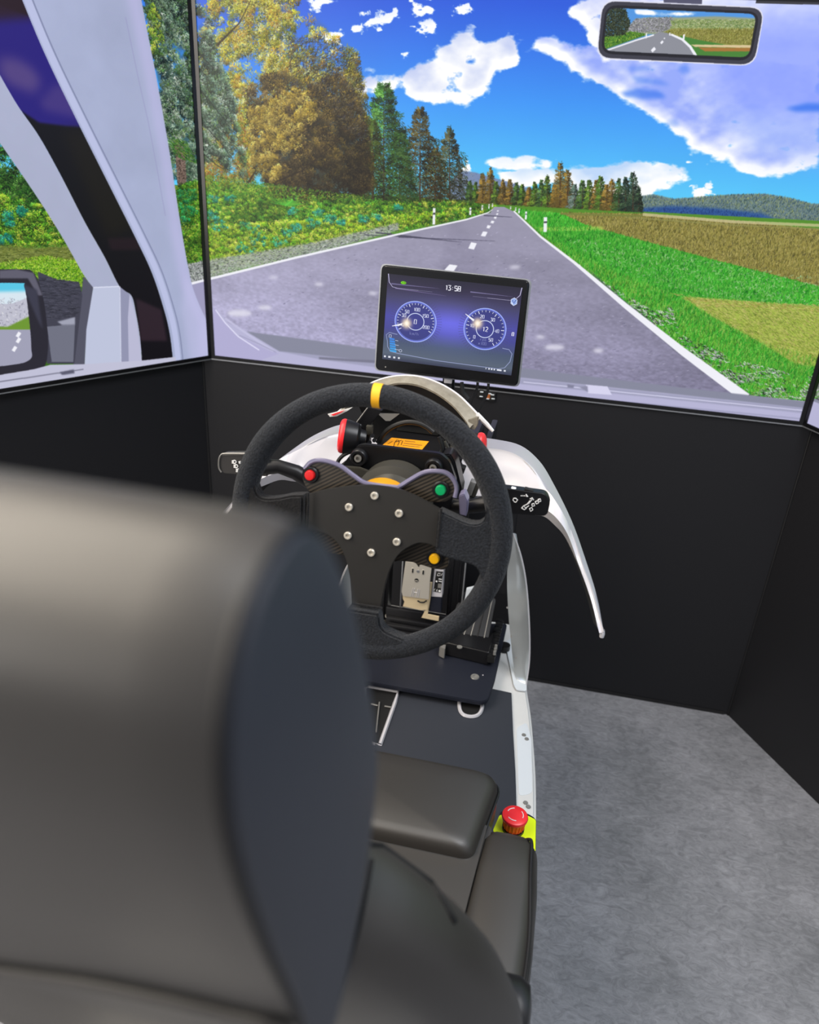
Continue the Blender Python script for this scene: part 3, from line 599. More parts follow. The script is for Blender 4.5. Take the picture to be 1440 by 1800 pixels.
M = dict(
    wall=mat('black_booth_panel', (29, 29, 32), .42, 0, .35, bump=(900, .05, .001)),
    seam=mat('panel_joint', (22, 22, 24), .6),
    floor=floor_mat(),
    blackplastic=mat('black_plastic', (26, 26, 28), .38),
    satin=mat('satin_black_metal', (24, 24, 27), .36, .2, .5),
    hub=mat('dark_brushed_plate', (52, 51, 50), .36, .3, .5, bump=(260, .05, .001)),
    bezel=mat('gloss_black_bezel', (14, 14, 16), .22),
    silver=mat('brushed_silver', (190, 192, 196), .32, .85),
    steel=mat('stainless_steel', (214, 208, 196), .34, .45),
    white=mat('white_gloss_plastic', (198, 196, 201), .25, 0, .5, coat=.4),
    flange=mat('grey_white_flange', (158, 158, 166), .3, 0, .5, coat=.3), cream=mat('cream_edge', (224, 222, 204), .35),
    tray=mat('white_painted_tray', (222, 222, 220), .3, 0, .5, coat=.2, vary=(7, .3, (204, 204, 204))),
    face=mat('stalk_face', (50, 48, 47), .4), polish=mat('polished_aluminium', (222, 230, 236), .18, .55, bump=(30, .1, .002)),
    leather=mat('black_leather', (45, 42, 39), .47, 0, .85, bump=(520, .1, .0006)),
    leather_screenlit=mat('black_leather_screenlit', (46, 49, 58), .5, 0, .5, bump=(520, .1, .0006)),  # headrest side leather, with the screens' blue reflection put into the base colour
    piping=mat('black_piping', (30, 30, 32), .35),
    thread=mat('dark_thread', (22, 20, 20), .6),
    suede=mat('black_suede', (25, 27, 31), .95, 0, .12, bump=(420, .9, .003), sheen=.12, vary=(420, .14, (43, 46, 52))),
    suede2=mat('black_suede_spoke', (22, 22, 23), .95, 0, .12, bump=(300, .8, .003), sheen=.1, vary=(620, .16, (32, 32, 34))),
    marker=mat('amber_stripe', (238, 176, 30), .5, bump=(300, .2, .001)),
    amber=mat('amber_anodised', (244, 172, 24), .4, .1),
    sticker=mat('amber_warning_label', (240, 158, 26), .5),
    ink=mat('dark_print', (70, 45, 20), .6),
    carbon=carbon_mat(),
    violet=mat('lilac_grey_edge', (128, 124, 152), .35, .2),
    red=mat('red_button', (222, 32, 34), .3, coat=.3), green=mat('green_button', (0, 156, 92), .3, coat=.3), yellow=mat('yellow_button', (252, 190, 20), .3, coat=.3),
    mush=mat('red_mushroom', (238, 42, 48), .35), mushside=mat('orange_red_side', (240, 62, 34), .4),
    hi=mat('fluorescent_yellow', (226, 248, 0), .5), printwhite=mat('white_print', (235, 235, 235), .5),
    rubber=mat('black_rubber', (18, 18, 19), .55), navy=mat('blue_black_plate', (32, 35, 46), .42, .1, .45, bump=(60, .03, .001)),
    mat_=mat('slate_foot_mat', (48, 51, 59), .6, 0, .35, bump=(300, .08, .001)),
    void=mat('deep_black', (5, 5, 6), .8), beige=mat('beige_plate', (226, 206, 168), .45, .2), grey=mat('grey_plate', (150, 148, 144), .45, .5),
    darkgrey=mat('dark_grey_drum', (70, 68, 62), .4, .2), shell=mat('grey_beige_shell', (118, 112, 98), .5, bump=(160, .3, .002), vary=(60, .2, (146, 141, 128))), tape=mat('clear_tape_patch', (214, 220, 226), .2),
    orange=mat('copper_contact', (190, 110, 60), .4, .5),
)

# ------------------------------------------------------------------ object helpers
def thing(name, label, cat, loc=(0, 0, 0), group=None):
    o = bpy.data.objects.new(name, None); C.objects.link(o); o.location = loc; o.empty_display_size = .05
    o['label'] = label; o['category'] = cat
    if group: o['group'] = group
    return o
def root(o):
    v = Vector((0, 0, 0))
    while o is not None: v = v + Vector(o.location); o = o.parent
    return v
def link(name, me, m, parent=None, label=None, smooth_=True, kind=None, auto=35):
    if parent is not None:
        me.transform(Matrix.Translation(-root(parent)))
    if smooth_: me.shade_smooth() if hasattr(me, 'shade_smooth') else None
    me.materials.clear(); me.materials.append(m)
    o = bpy.data.objects.new(name, me); C.objects.link(o)
    if parent is not None: o.parent = parent
    if label: o['label'] = label
    if kind: o['kind'] = kind
    if smooth_ and auto: me.set_sharp_from_angle(angle=math.radians(auto))
    return o
def tag(o, label, cat, group=None):
    o['label'] = label; o['category'] = cat
    if group: o['group'] = group
    return o
def fin(bm):
    bmesh.ops.recalc_face_normals(bm, faces=bm.faces)
    me = bpy.data.meshes.new('m'); bm.to_mesh(me); bm.free(); return me
def join(*ms):
    bm = bmesh.new()
    for m_ in ms: bm.from_mesh(m_)
    me = bpy.data.meshes.new('m'); bm.to_mesh(me); bm.free(); return me
def bev(bm, w, seg=2, ang=30):
    if w <= 0: return
    es = [e for e in bm.edges if len(e.link_faces) == 2 and e.calc_face_angle(0) > math.radians(ang)]
    bmesh.ops.bevel(bm, geom=es, offset=w, segments=seg, affect='EDGES', profile=.5, clamp_overlap=True)
def box(c, s, b=0.0, rot=None, seg=2):
    bm = bmesh.new(); bmesh.ops.create_cube(bm, size=1)
    for v in bm.verts: v.co = Vector((v.co.x * s[0], v.co.y * s[1], v.co.z * s[2]))
    bev(bm, b, seg)
    if rot is not None: bmesh.ops.rotate(bm, verts=bm.verts, matrix=rot)
    for v in bm.verts: v.co += Vector(c)
    return fin(bm)
def plate(pts, thick, b=0.0, seg=2):
    """closed outline of 3-D points given thickness along a vector"""
    bm = bmesh.new(); th = Vector(thick)
    a = [bm.verts.new(Vector(p)) for p in pts]; c = [bm.verts.new(Vector(p) + th) for p in pts]
    f1 = bm.faces.new(a); f2 = bm.faces.new(c[::-1]); n = len(a)
    for i in range(n): bm.faces.new((a[i], c[i], c[(i + 1) % n], a[(i + 1) % n]))
    bmesh.ops.recalc_face_normals(bm, faces=bm.faces)
    if b > 0: 
        es = [e for e in bm.edges if (f1 in e.link_faces or f2 in e.link_faces)]
        bmesh.ops.bevel(bm, geom=es, offset=b, segments=seg, affect='EDGES', clamp_overlap=True)
    bmesh.ops.triangulate(bm, faces=[f for f in bm.faces if len(f.verts) > 4])
    return fin(bm)
def frame_of(d):
    d = Vector(d).normalized(); u = Vector((0, 0, 1)) if abs(d.z) < .9 else Vector((1, 0, 0))
    a = d.cross(u).normalized(); return a, a.cross(d).normalized(), d
def cyl(a, b, r0, r1=None, n=24, bv=0.0):
    a, b = Vector(a), Vector(b); r1 = r0 if r1 is None else r1; u, w, d = frame_of(b - a); bm = bmesh.new()
    A = [bm.verts.new(a + (u * math.cos(t) + w * math.sin(t)) * r0) for t in [2 * math.pi * i / n for i in range(n)]]
    B = [bm.verts.new(b + (u * math.cos(t) + w * math.sin(t)) * r1) for t in [2 * math.pi * i / n for i in range(n)]]
    bm.faces.new(A); bm.faces.new(B[::-1])
    for i in range(n): bm.faces.new((A[i], B[i], B[(i + 1) % n], A[(i + 1) % n]))
    bmesh.ops.recalc_face_normals(bm, faces=bm.faces); bev(bm, bv, 2)
    return fin(bm)
def lathe(o, axis, prof, n=32):
    """profile of (distance along axis, radius) spun about an axis"""
    o = Vector(o); u, w, d = frame_of(axis); bm = bmesh.new(); rings = []
    for h, r in prof:
        if r < 1e-6: rings.append([bm.verts.new(o + d * h)])
        else: rings.append([bm.verts.new(o + d * h + (u * math.cos(t) + w * math.sin(t)) * r) for t in [2 * math.pi * i / n for i in range(n)]])
    for A, B in zip(rings, rings[1:]):
        for i in range(n):
            j = (i + 1) % n
            q = [A[0], B[i], B[j]] if len(A) == 1 else [A[i], A[j], B[0]] if len(B) == 1 else [A[i], A[j], B[j], B[i]]
            if len(A) == 1 and len(B) == 1: continue
            bm.faces.new(q)
    return fin(bm)
def crv(P, n=8):
    P = [np.array(tuple(p), float) for p in P]; Q = [2 * P[0] - P[1]] + P + [2 * P[-1] - P[-2]]; out = []
    for i in range(1, len(Q) - 2):
        for k in range(n):
            t = k / n; a, b, c_, d = Q[i - 1:i + 3]
            out.append(.5 * (2 * b + (c_ - a) * t + (2 * a - 5 * b + 4 * c_ - d) * t * t + (3 * b - a - 3 * c_ + d) * t ** 3))
    out.append(P[-1]); return [Vector(tuple(p)) for p in out]
def tube(P, r, n=10, closed=False, cap=True):
    """round bar along points; r a number or one radius per point"""
    P = [Vector(p) for p in P]; N = len(P); R = [r] * N if not hasattr(r, '__len__') else list(r)
    bm = bmesh.new(); rings = []; prev = None
    for i in range(N):
        d = (P[(i + 1) % N] - P[i - 1]) if closed else P[min(i + 1, N - 1)] - P[max(i - 1, 0)]
        d = d.normalized() if d.length > 1e-9 else Vector((0, 0, 1))
        if prev is None: a = frame_of(d)[0]
        else: a = prev - d * prev.dot(d); a = a.normalized() if a.length > 1e-6 else frame_of(d)[0]
        prev = a; b = d.cross(a)
        rings.append([bm.verts.new(P[i] + (a * math.cos(t) + b * math.sin(t)) * R[i]) for t in [2 * math.pi * k / n for k in range(n)]])
    for i in range(N if closed else N - 1):
        A, B = rings[i], rings[(i + 1) % N]
        for k in range(n): bm.faces.new((A[k], A[(k + 1) % n], B[(k + 1) % n], B[k]))
    if not closed and cap: bm.faces.new(rings[0][::-1]); bm.faces.new(rings[-1])
    return fin(bm)
def loft(rings, caps=True, closed=True):
    bm = bmesh.new(); R = [[bm.verts.new(Vector(p)) for p in r] for r in rings]; n = len(R[0])
    for A, B in zip(R, R[1:]):
        for i in range(n if closed else n - 1): bm.faces.new((A[i], A[(i + 1) % n], B[(i + 1) % n], B[i]))
    if caps and closed: bm.faces.new(R[0][::-1]); bm.faces.new(R[-1])
    return fin(bm)
def thick(grid, t, b=0):
    """sheet given as rows of points, thickened by the vector or normal amount t"""
    bm = bmesh.new(); R = [[bm.verts.new(Vector(p)) for p in r] for r in grid]
    for A, B in zip(R, R[1:]):
        for i in range(len(A) - 1): bm.faces.new((A[i], A[i + 1], B[i + 1], B[i]))
    bmesh.ops.recalc_face_normals(bm, faces=bm.faces)
    bmesh.ops.solidify(bm, geom=bm.faces[:], thickness=t)
    return fin(bm)
def subsurf(o, lv=2):
    m_ = o.modifiers.new('s', 'SUBSURF'); m_.levels = lv; m_.render_levels = lv; return o
def onplane(px, py, o, n):
    r = ray(px, py); n = np.array(tuple(n)); t = ((np.array(tuple(o)) - EYE) @ n) / (r @ n); return Vector(tuple(EYE + r * t))
def rq(pts, rad, n=5):
    """closed outline with rounded corners; rad one number or one per corner"""
    P = [Vector(p) for p in pts]; out = []; N = len(P)
    for i in range(N):
        p, a, b = P[i], P[i - 1], P[(i + 1) % N]; r = rad[i] if hasattr(rad, '__len__') else rad
        u, v = (a - p), (b - p); r = min(r, u.length * .49, v.length * .49); u = u.normalized(); v = v.normalized()
        for t in [k / n for k in range(n + 1)]: out.append((p + u * r) * (1 - t) ** 2 + p * 2 * t * (1 - t) + (p + v * r) * t * t)
    return out

# ------------------------------------------------------------------ the setting: floor and booth panels
def struct(name, me, m, label=None):
    o = link(name, me, m, None, label, smooth_=False); o['kind'] = 'structure'; return o
struct('floor', box((0, .3, -.02), (7, 6.6, .04)), M['floor'])
WL, WR = Vector((-.910, 1.810, 0)), Vector((.5705, 1.810, 0)); WH = TV_Z - .004
DL, DR = Vector((-LEFT_DIR[0], -LEFT_DIR[1], 0)), Vector((RIGHT_DIR[0], RIGHT_DIR[1], 0))
struct('wall_front', join(box(((WL.x + WR.x) / 2, 1.86, WH / 2), (WR.x - WL.x, .10, WH)), box(((WL.x + WR.x) / 2, 1.90, 1.58), (WR.x - WL.x, .04, 1.5))), M['wall'])
def slab(a, d, length, z0, z1, t, m, name):
    nn = Vector((d.y, -d.x, 0)); nn = nn if nn.y > 0 else -nn; hi = a + nn * .08 - d * .09
    nrm = Vector((d.y, -d.x, 0)); nrm = nrm if nrm.y > 0 else -nrm
    return struct(name, join(plate([a, a + d * length, a + d * length + Vector((0, 0, z1 - z0)), a + Vector((0, 0, z1 - z0))], nrm * t), plate([hi + Vector((0, 0, z1)), hi + d * length + Vector((0, 0, z1)), hi + d * length + Vector((0, 0, 2.33)), hi + Vector((0, 0, 2.33))], nrm * .04)), m)
slab(WL, DL, 1.46, 0, WH, .10, M['wall'], 'wall_left')
slab(WR, DR, 1.46, 0, WH, .10, M['wall'], 'wall_right')
for i, (p, d) in enumerate([(WL, DL), (WR, DR)]):
    struct('trim_%d' % (i + 1), tube([p + Vector((0, -.002, .0)), p + Vector((0, -.002, WH))], .0022, 6), M['seam'])
struct('trim_3', box(((WL.x + WR.x) / 2 + .02, 1.8085, .004), (WR.x - WL.x - .06, .003, .008)), M['seam'])

# ------------------------------------------------------------------ three televisions
def television(p0, p1, canvas, label):
    """p0 left lower front corner, p1 right lower front corner"""
    p0, p1 = Vector(p0 + (TV_Z,)), Vector(p1 + (TV_Z,)); u = (p1 - p0).normalized(); n = Vector((u.y, -u.x, 0)); up = Vector((0, 0, 1))
    if n.y > 0 and abs(u.x) > .9: n = -n
    t = thing('television', label, 'television', (p0 + p1) / 2)
    W_ = (p1 - p0).length; e = .0085
    q = lambda a, b, dz=0: p0 + u * a + up * b + n * dz
    back = -n
    link('housing', plate([q(.002, .002, -.004), q(W_ - .002, .002, -.004), q(W_ - .002, TV_H - .002, -.004), q(.002, TV_H - .002, -.004)], back * .045, .002), M['bezel'], t)
    bars = [plate([q(0, 0), q(W_, 0), q(W_ - e, e), q(e, e)], back * .006), plate([q(0, TV_H), q(W_, TV_H), q(W_ - e, TV_H - e), q(e, TV_H - e)], back * .006),
            plate([q(0, 0), q(0, TV_H), q(e, TV_H - e), q(e, e)], back * .006), plate([q(W_, 0), q(W_, TV_H), q(W_ - e, TV_H - e), q(W_ - e, e)], back * .006)]
    link('bezel', join(*bars), M['bezel'], t, smooth_=False)
    link('lower_edge_strip', box(q(W_ / 2, -.0015, -.002), (W_, .004, .0025), rot=Matrix.Rotation(math.atan2(u.y, u.x), 3, 'Z')), M['silver'], t, smooth_=False)
    me = bpy.data.meshes.new('d'); vs = [q(e, e, -.003), q(W_ - e, e, -.003), q(W_ - e, TV_H - e, -.003), q(e, TV_H - e, -.003)]
    me.from_pydata([tuple(v) for v in vs], [], [(0, 1, 2, 3)]); uv = me.uv_layers.new()
    a, b = e / W_, e / TV_H
    for l, c_ in zip(uv.data, ((a, b), (1 - a, b), (1 - a, 1 - b), (a, 1 - b))): l.uv = c_
    link('display', me, screen_mat('picture', canvas.image('picture')), t, 'glowing picture of the road scene', smooth_=False)
    return t
P3 = lambda a, d, s_: (a[0] + d[0] * s_, a[1] + d[1] * s_)
television(FRONT_L, FRONT_R, paint_front(), 'wide front television showing the country road ahead, blue sky and rear-view mirror')
television((FRONT_L[0] - LEFT_DIR[0] * TV_W, FRONT_L[1] - LEFT_DIR[1] * TV_W), FRONT_L, paint_left(), 'left television showing pale car pillars, dark glass and the door mirror')
television(FRONT_R, (FRONT_R[0] + RIGHT_DIR[0] * TV_W, FRONT_R[1] + RIGHT_DIR[1] * TV_W), paint_right(), 'right television, only a sliver of field and verge seen at the photo edge')
CXM = -0.195      # centre line of the driving rig
# ------------------------------------------------------------------ white base tray with foot mat, slots and fins
ZT = .30
tr = thing('simulator_base', 'white curved base tray of the driving rig under seat and pedals', 'simulator', (CXM, 1.0, 0))
edge_r = [at(926, 1180, z=ZT), at(927, 1210, z=ZT), at(933, 1250, z=ZT), at(938, 1300, z=ZT), at(942, 1360, z=ZT), at(943, 1420, z=ZT), at(942, 1480, z=ZT), at(938, 1560, z=ZT)]
edge_r = [Vector((.000, 1.62, ZT)), Vector((.012, 1.50, ZT))] + edge_r + [Vector((.072, .70, ZT)), Vector((.070, .45, ZT)), Vector((.055, .22, ZT))]
er = crv(edge_r, 5)
outl = er + [Vector((2 * CXM - p.x, p.y, p.z)) for p in er[::-1]]
link('tray', plate(outl, (0, 0, -.045), .006, 3), M['tray'], tr)
skirt = [Vector((p.x + (-.02 if p.x > CXM else .02), p.y, .256)) for p in outl]
link('plinth', plate(skirt, (0, 0, -.256), .004), M['satin'], tr)
mr = [at(899, 1220, z=ZT), at(902, 1290, z=ZT), at(906, 1360, z=ZT), at(908, 1425, z=ZT), at(904, 1500, z=ZT)]
y_top = mr[0].y
ml = [Vector((2 * CXM - p.x, p.y, p.z)) for p in mr]
mz = lambda p, d=.004: Vector((p.x, p.y, ZT + d))
mat_out = [at(862, 1212, z=ZT), mr[0]] + mr[1:] + [ml[-1]] + ml[::-1][1:] + [Vector((2 * CXM - at(862, 1212, z=ZT).x, at(862, 1212, z=ZT).y, ZT))]
link('foot_mat', plate([mz(p, 0) for p in mat_out], (0, 0, .004), .001), M['mat_'], tr)
# cut-outs with white rims
Z2 = ZT + .0042
def rim(name, pix, wd, closed, parent, dep):
    P = [at(x, y, z=Z2) for x, y in pix]
    link('slot_floor', plate([p + Vector((0, 0, .0004)) for p in P], (0, 0, .0008)), M['void'], parent, 'black opening of the slot', smooth_=False)
    link(name, tube([p + Vector((0, 0, .0015)) for p in (P if closed else P)], wd, 6, closed=closed), M['white'], parent, 'white rim of the slot')
s1 = [(640, 1212), (648, 1208), (700, 1217), (694, 1237), (668, 1310), (652, 1308), (640, 1270)]
rim('slot_rim', s1, .0042, True, tr, .05)
for a, b in (((652, 1240), (664, 1243)), ((676, 1244), (688, 1246)), ((667, 1237), (661, 1290))):
    link('pedal_hinge', tube([at(*a, z=Z2) + Vector((0, 0, .004)), at(*b, z=Z2) + Vector((0, 0, .004))], .0016, 6), M['grey'], tr)
s2 = [(p.x, p.y) for p in crv([(x, y, 0) for x, y in ((808, 1226), (808, 1246), (814, 1257), (827, 1261), (840, 1258), (847, 1247), (848, 1228))], 4)]
rim('slot_rim', s2, .0040, False, tr, .05)
# clear stuck patch with two marks on the right border of the tray
def disc(c, n, r, m, name, parent, h=.001, seg=16, label=None):
    return link(name, cyl(c, Vector(c) + Vector(n).normalized() * h, r, r * .9, seg), m, parent, label)
pt = rq([at(908, 1280, z=ZT), at(926, 1270, z=ZT), at(934, 1300, z=ZT), at(936, 1395, z=ZT), at(912, 1400, z=ZT)], .01)
link('surface_patch', plate(pt, (0, 0, .0008)), M['tape'], tr)
for (x, y) in ((921, 1292), (926, 1299), (924, 1411), (929, 1418)):
    disc(at(x, y, z=ZT + .001), (0, 0, 1), .0045, M['grey'], 'tray_screw', tr)

# standing fins either side
def fin_plate(side, lab):
    f = thing('side_fin', lab, 'panel', (CXM + side * .2, 1.45, ZT))
    mir = lambda p: p if side > 0 else Vector((2 * CXM - p.x, p.y, p.z))
    outer = [at(925, 1206, z=ZT + .002), at(931, 1160, Y=1.395), at(931, 1100, Y=1.40), at(926, 1030, Y=1.40), at(917, 980, Y=1.40), at(903, 938, Y=1.40)]
    inner = [at(909, 1200, z=ZT + .002), at(903, 1160, Y=1.44), at(896, 1090, Y=1.47), at(893, 1030, Y=1.47), at(894, 980, Y=1.45), at(899, 936, Y=1.42)]
    O, I = crv([mir(p) for p in outer], 5), crv([mir(p) for p in inner], 5)
    rows = []
    for a, b in zip(O, I):
        bow = Vector((side * .007, 0, 0))
        rows.append([a, a.lerp(b, .33) + bow, a.lerp(b, .66) + bow * .8, b])
    link('curved_sheet', thick(rows, .002), M['polish'], f, 'mirror polished curved sheet')
    link('edge_bead', tube(O, .0013, 8), M['white'], f)
    foot = [at(x, y, z=ZT + .003) for x, y in ((888, 1130), (902, 1120), (914, 1195), (926, 1205), (925, 1216), (908, 1214), (903, 1205))]
    link('mounting_foot', plate([mir(p) for p in rq(foot, .004, 3)], (0, 0, .0022)), M['tape'], f)
    for x, y in ((911, 1199), (892, 1068), (899, 1118), (907, 1156)):
        disc(mir(at(x, y, Y=1.40)), (0, -1, .4), .0022, M['grey'], 'rivet', f, .002, 10)
    return f
fin_plate(1, 'polished metal fin rising from the base tray right of the wheel')
fl = thing('side_fin', 'pale curved fin seen between headrest and wheel hub at left', 'panel', (-.3, 1.2, ZT))
o_ = crv([at(x, y, Y=1.22) for x, y in ((616, 985), (603, 1010), (592, 1045), (590, 1062), (596, 1085), (612, 1130), (612, 1229))], 4)
i_ = crv([at(x, y, Y=1.25) for x, y in ((628, 985), (628, 1010), (628, 1045), (628, 1062), (628, 1090), (628, 1130), (626, 1229))], 4)
link('curved_sheet', thick([[a, a.lerp(b, .5) + Vector((-.004, 0, 0)), b] for a, b in zip(o_, i_)], .002), M['tray'], fl)
link('edge_bead', tube(o_, .0012, 8), M['white'], fl)

# black pedal plate on the mat
pp = thing('pedal_plate', 'blue-black pedal mounting plate lying on the foot mat', 'plate', (CXM, 1.45, ZT))
ZP = ZT + .028
out = [at(610, 1192, z=ZP), at(856, 1236, z=ZP), at(870, 1196, z=ZP), at(892, 1096, z=ZP), at(600, 1090, z=ZP)]
link('plate', plate(rq(out, [.004, .022, .004, .01, .004]), (0, 0, -.010), .0015), M['navy'], pp)
c_ = at(835, 1190, z=ZP); link('washer', lathe(c_, (0, 0, 1), [(0, 0), (0, .0095), (.0022, .0085), (.0022, .0045), (.0004, .004), (.0004, 0)], 24), M['grey'], pp)
disc(at(849, 1187, z=ZP), (0, 0, 1), .0014, M['white'], 'rivet', pp)
for x in (.02, -.37):
    link('standoff', cyl((x - .06, 1.5, ZT + .0045), (x - .06, 1.5, ZP - .010), .012), M['satin'], pp)

# accelerator pedal assembly, right
ac = thing('accelerator_pedal', 'black ribbed accelerator pedal with cast foot on the pedal plate', 'pedal', (-.10, 1.5, ZP))
b0 = [at(775, 1150, z=ZP + .001), at(858, 1170, z=ZP + .001), at(868, 1135, z=ZP + .001), at(790, 1120, z=ZP + .001)]
hgt = .035
link('cast_foot', plate(rq([Vector(p) for p in b0], [.012, .005, .004, .004]), (0, 0, hgt), .004, 3), M['satin'], ac)
link('end_cap', plate(rq([at(x, y, z=ZP + .002) for x, y in ((771, 1153), (776, 1140), (783, 1147), (781, 1158))], .003), (0, 0, .026), .002), M['grey'], ac)
b1 = at(808, 1138, z=ZP + .036)
link('screw', lathe(b1, (0, 0, 1), [(0, .006), (.002, .006), (.002, .003), (.001, .0028), (.001, 0)], 16), M['grey'], ac)
tl, trr, br, bl = at(812, 1040, Y=1.52), at(872, 1052, Y=1.52), at(857, 1131, Y=1.44), at(783, 1117, Y=1.44)
link('tread_plate', plate(rq([tl, trr, br, bl], .006), (0, .006, -.01), .001), M['satin'], ac)
for k in range(6):
    f_ = .10 + .16 * k
    link('rib', tube([bl.lerp(br, f_).lerp(tl.lerp(trr, f_), .04) + Vector((0, -.001, .001)), tl.lerp(trr, f_) + Vector((0, -.001, .001))], .0012, 6), M['grey'] if k in (2, 3, 5) else M['satin'], ac)
link('arm', plate([at(x, y, Y=1.49) for x, y in ((814, 1072), (820, 1036), (834, 1033), (838, 1060), (826, 1080))], (0, .01, 0), .001), M['tape'], ac, 'pale metal pedal arm')
# ladder-like side rail to the right of the pedal
lr = thing('pedal_rail', 'notched black rail between accelerator pedal and the white tray', 'rail', (-.03, 1.5, ZP))
ra, rb = at(862, 1166, z=ZP + .012), at(878, 1098, z=ZP + .012); rd = (rb - ra)
link('rail_body', plate([ra + Vector((-.008, 0, 0)), ra + Vector((.008, 0, 0)), rb + Vector((.008, 0, 0)), rb + Vector((-.008, 0, 0))], (0, 0, .018), .002), M['rubber'], lr)
for k in range(7):
    p = ra + rd * (.06 + .145 * k)
    link('cross_bar', box(p + Vector((.001, 0, .018)), (.018, .008, .005), .0012), M['satin'], lr)
for k in range(3):
    p = ra + rd * (.05 + .08 * k); link('bolt', cyl(p + Vector((.006, -.004, .022)), p + Vector((.006, -.004, .03)), .003, n=10), M['grey'], lr)

# ------------------------------------------------------------------ centre pedestal: uprights and the equipment between them
pd = thing('centre_pedestal', 'black slotted aluminium uprights carrying the steering column', 'stand', (CXM, 1.25, ZP))
YP = 1.50
def upright(px0, px1, py, lean, lab=None):
    a, b = at(px0, py, Y=YP), at(px1, py, Y=YP); w_ = b.x - a.x; cx_ = (a.x + b.x) / 2
    zb, zt = ZP, .84
    m1 = join(box((cx_, YP + .02, (zb + zt) / 2), (w_, .04, zt - zb), .002), *[box((cx_ + k * w_ * .27, YP - .0005, (zb + zt) / 2), (w_ * .10, .004, zt - zb - .01), .0008) for k in (-1, 1)])
    return link('upright', m1, M['satin'], pd, lab)
upright(652, 683, 1040, 0); upright(787, 812, 1040, 0)
link('bright_strip', box(at(706.5, 1020, Y=YP - .004), (.003, .002, .17), .0004), M['silver'], pd)
link('bright_strip', box(at(816, 1020, Y=YP - .006), (.003, .002, .20), .0004), M['silver'], pd)
for k, (yy, hh) in enumerate(((1074, .050), (1092, .030), (1104, .024), (1116, .018))):
    p = at(735, yy, z=ZP + hh); link('cross_rail', box(p - Vector((0, 0, hh / 2)), (.15, .012, hh), .002), M['satin'], pd)
link('slot_block', box(at(722, 1084, Y=1.49), (.036, .010, .014), .002), M['rubber'], pd)
bp = thing('backing_panel', 'dark panel hanging behind the pedestal, right of the uprights', 'panel', (-.10, 1.56, .5))
b4 = [at(812, 1046, Y=1.56), at(892, 1046, Y=1.56), at(890, 930, Y=1.56), at(812, 930, Y=1.56)]
link('board', plate(rq([b4[0], b4[1], Vector((b4[1].x, 1.56, .735)), Vector((b4[0].x, 1.56, .735))], .01), (0, .012, 0), .002), M['wall'], bp)
link('board_strut', cyl((b4[0].x + .03, 1.575, ZT), (b4[0].x + .03, 1.575, .6), .008), M['satin'], bp)
# bundle of small bolts left of the mounting plate
for i, (x, y) in enumerate(((681, 1082), (677, 1092), (683, 1094), (677, 1100), (683, 1106), (688, 1096))):
    p = at(x, y, Y=YP - .012); link('bolt', lathe(p, (0, -1, .2), [(0, .0048 if i == 0 else .0034), (.005, .0043 if i == 0 else .0029), (.005, .0022), (.002, .0019), (.002, 0)], 12), M['steel'] if i in (0, 3) else M['darkgrey'], pd)

mp = thing('metal_bracket', 'bare metal bracket with two slots and a round hole', 'bracket', at(732, 1025, Y=1.465))
YB = 1.465
body = [(713, 987), (732, 989), (736, 993), (741, 990), (759, 995), (756, 1021), (754, 1054), (708, 1048), (706, 1040), (709, 1016)]
link('face_plate', plate([at(x, y, Y=YB) for x, y in body], (0, .004, 0), .0006), M['steel'], mp)
low = [(708, 1043), (754, 1048), (752, 1072), (741, 1073), (708, 1066), (711, 1058), (708, 1052)]
link('lower_flange', plate([at(x, y, Y=YB + .004) for x, y in low], (0, .003, 0), .0005), M['beige'], mp, 'cream coloured lower flange')
link('side_flange', plate([at(x, y, Y=YB + .006) for x, y in ((755, 1024), (760, 1024), (757, 1050), (752, 1080), (772, 1084), (771, 1092), (741, 1086), (749, 1070))], (0, .003, 0), .0005), M['beige'], mp)
def mark(px, py, wx, wy, name, m, parent, Y, d=.0012, b=.0005):
    p = at(px, py, Y=Y); return link(name, box(p, (wx * 1.2, d, wy * 1.2), b), m, parent)
for x, y in ((725.5, 1003), (744, 1006)):
    mark(x, y, .0042, .0105, 'slot', M['steel'], mp, YB - .0004, .001); mark(x, y, .0028, .0088, 'slot', M['void'], mp, YB - .001)
disc(at(735, 1004, Y=YB), (0, -1, 0), .0036, M['silver'], 'screw', mp, .0015)
disc(at(732.5, 1020, Y=YB), (0, -1, 0), .005, M['void'], 'round_hole', mp, .001); mark(732.5, 1021, .006, .0014, 'bar', M['steel'], mp, YB - .0016)
arcp = [at(x, y, Y=YB - .001) for x, y in ((734, 1056), (739, 1059), (745, 1059), (750, 1056))]
link('curved_slot', tube(arcp, .0018, 6), M['void'], mp)
# raised double-stroke letter H
for a, b in (((726, 1034), (723, 1048)), ((729, 1034), (726, 1048)), ((735, 1036), (732, 1050)), ((738, 1036), (735, 1050)), ((727, 1041), (734, 1042))):
    link('raised_letter', tube([at(a[0], a[1], Y=YB - .0006), at(b[0], b[1], Y=YB - .0006)], .0007, 6), M['white'], mp)

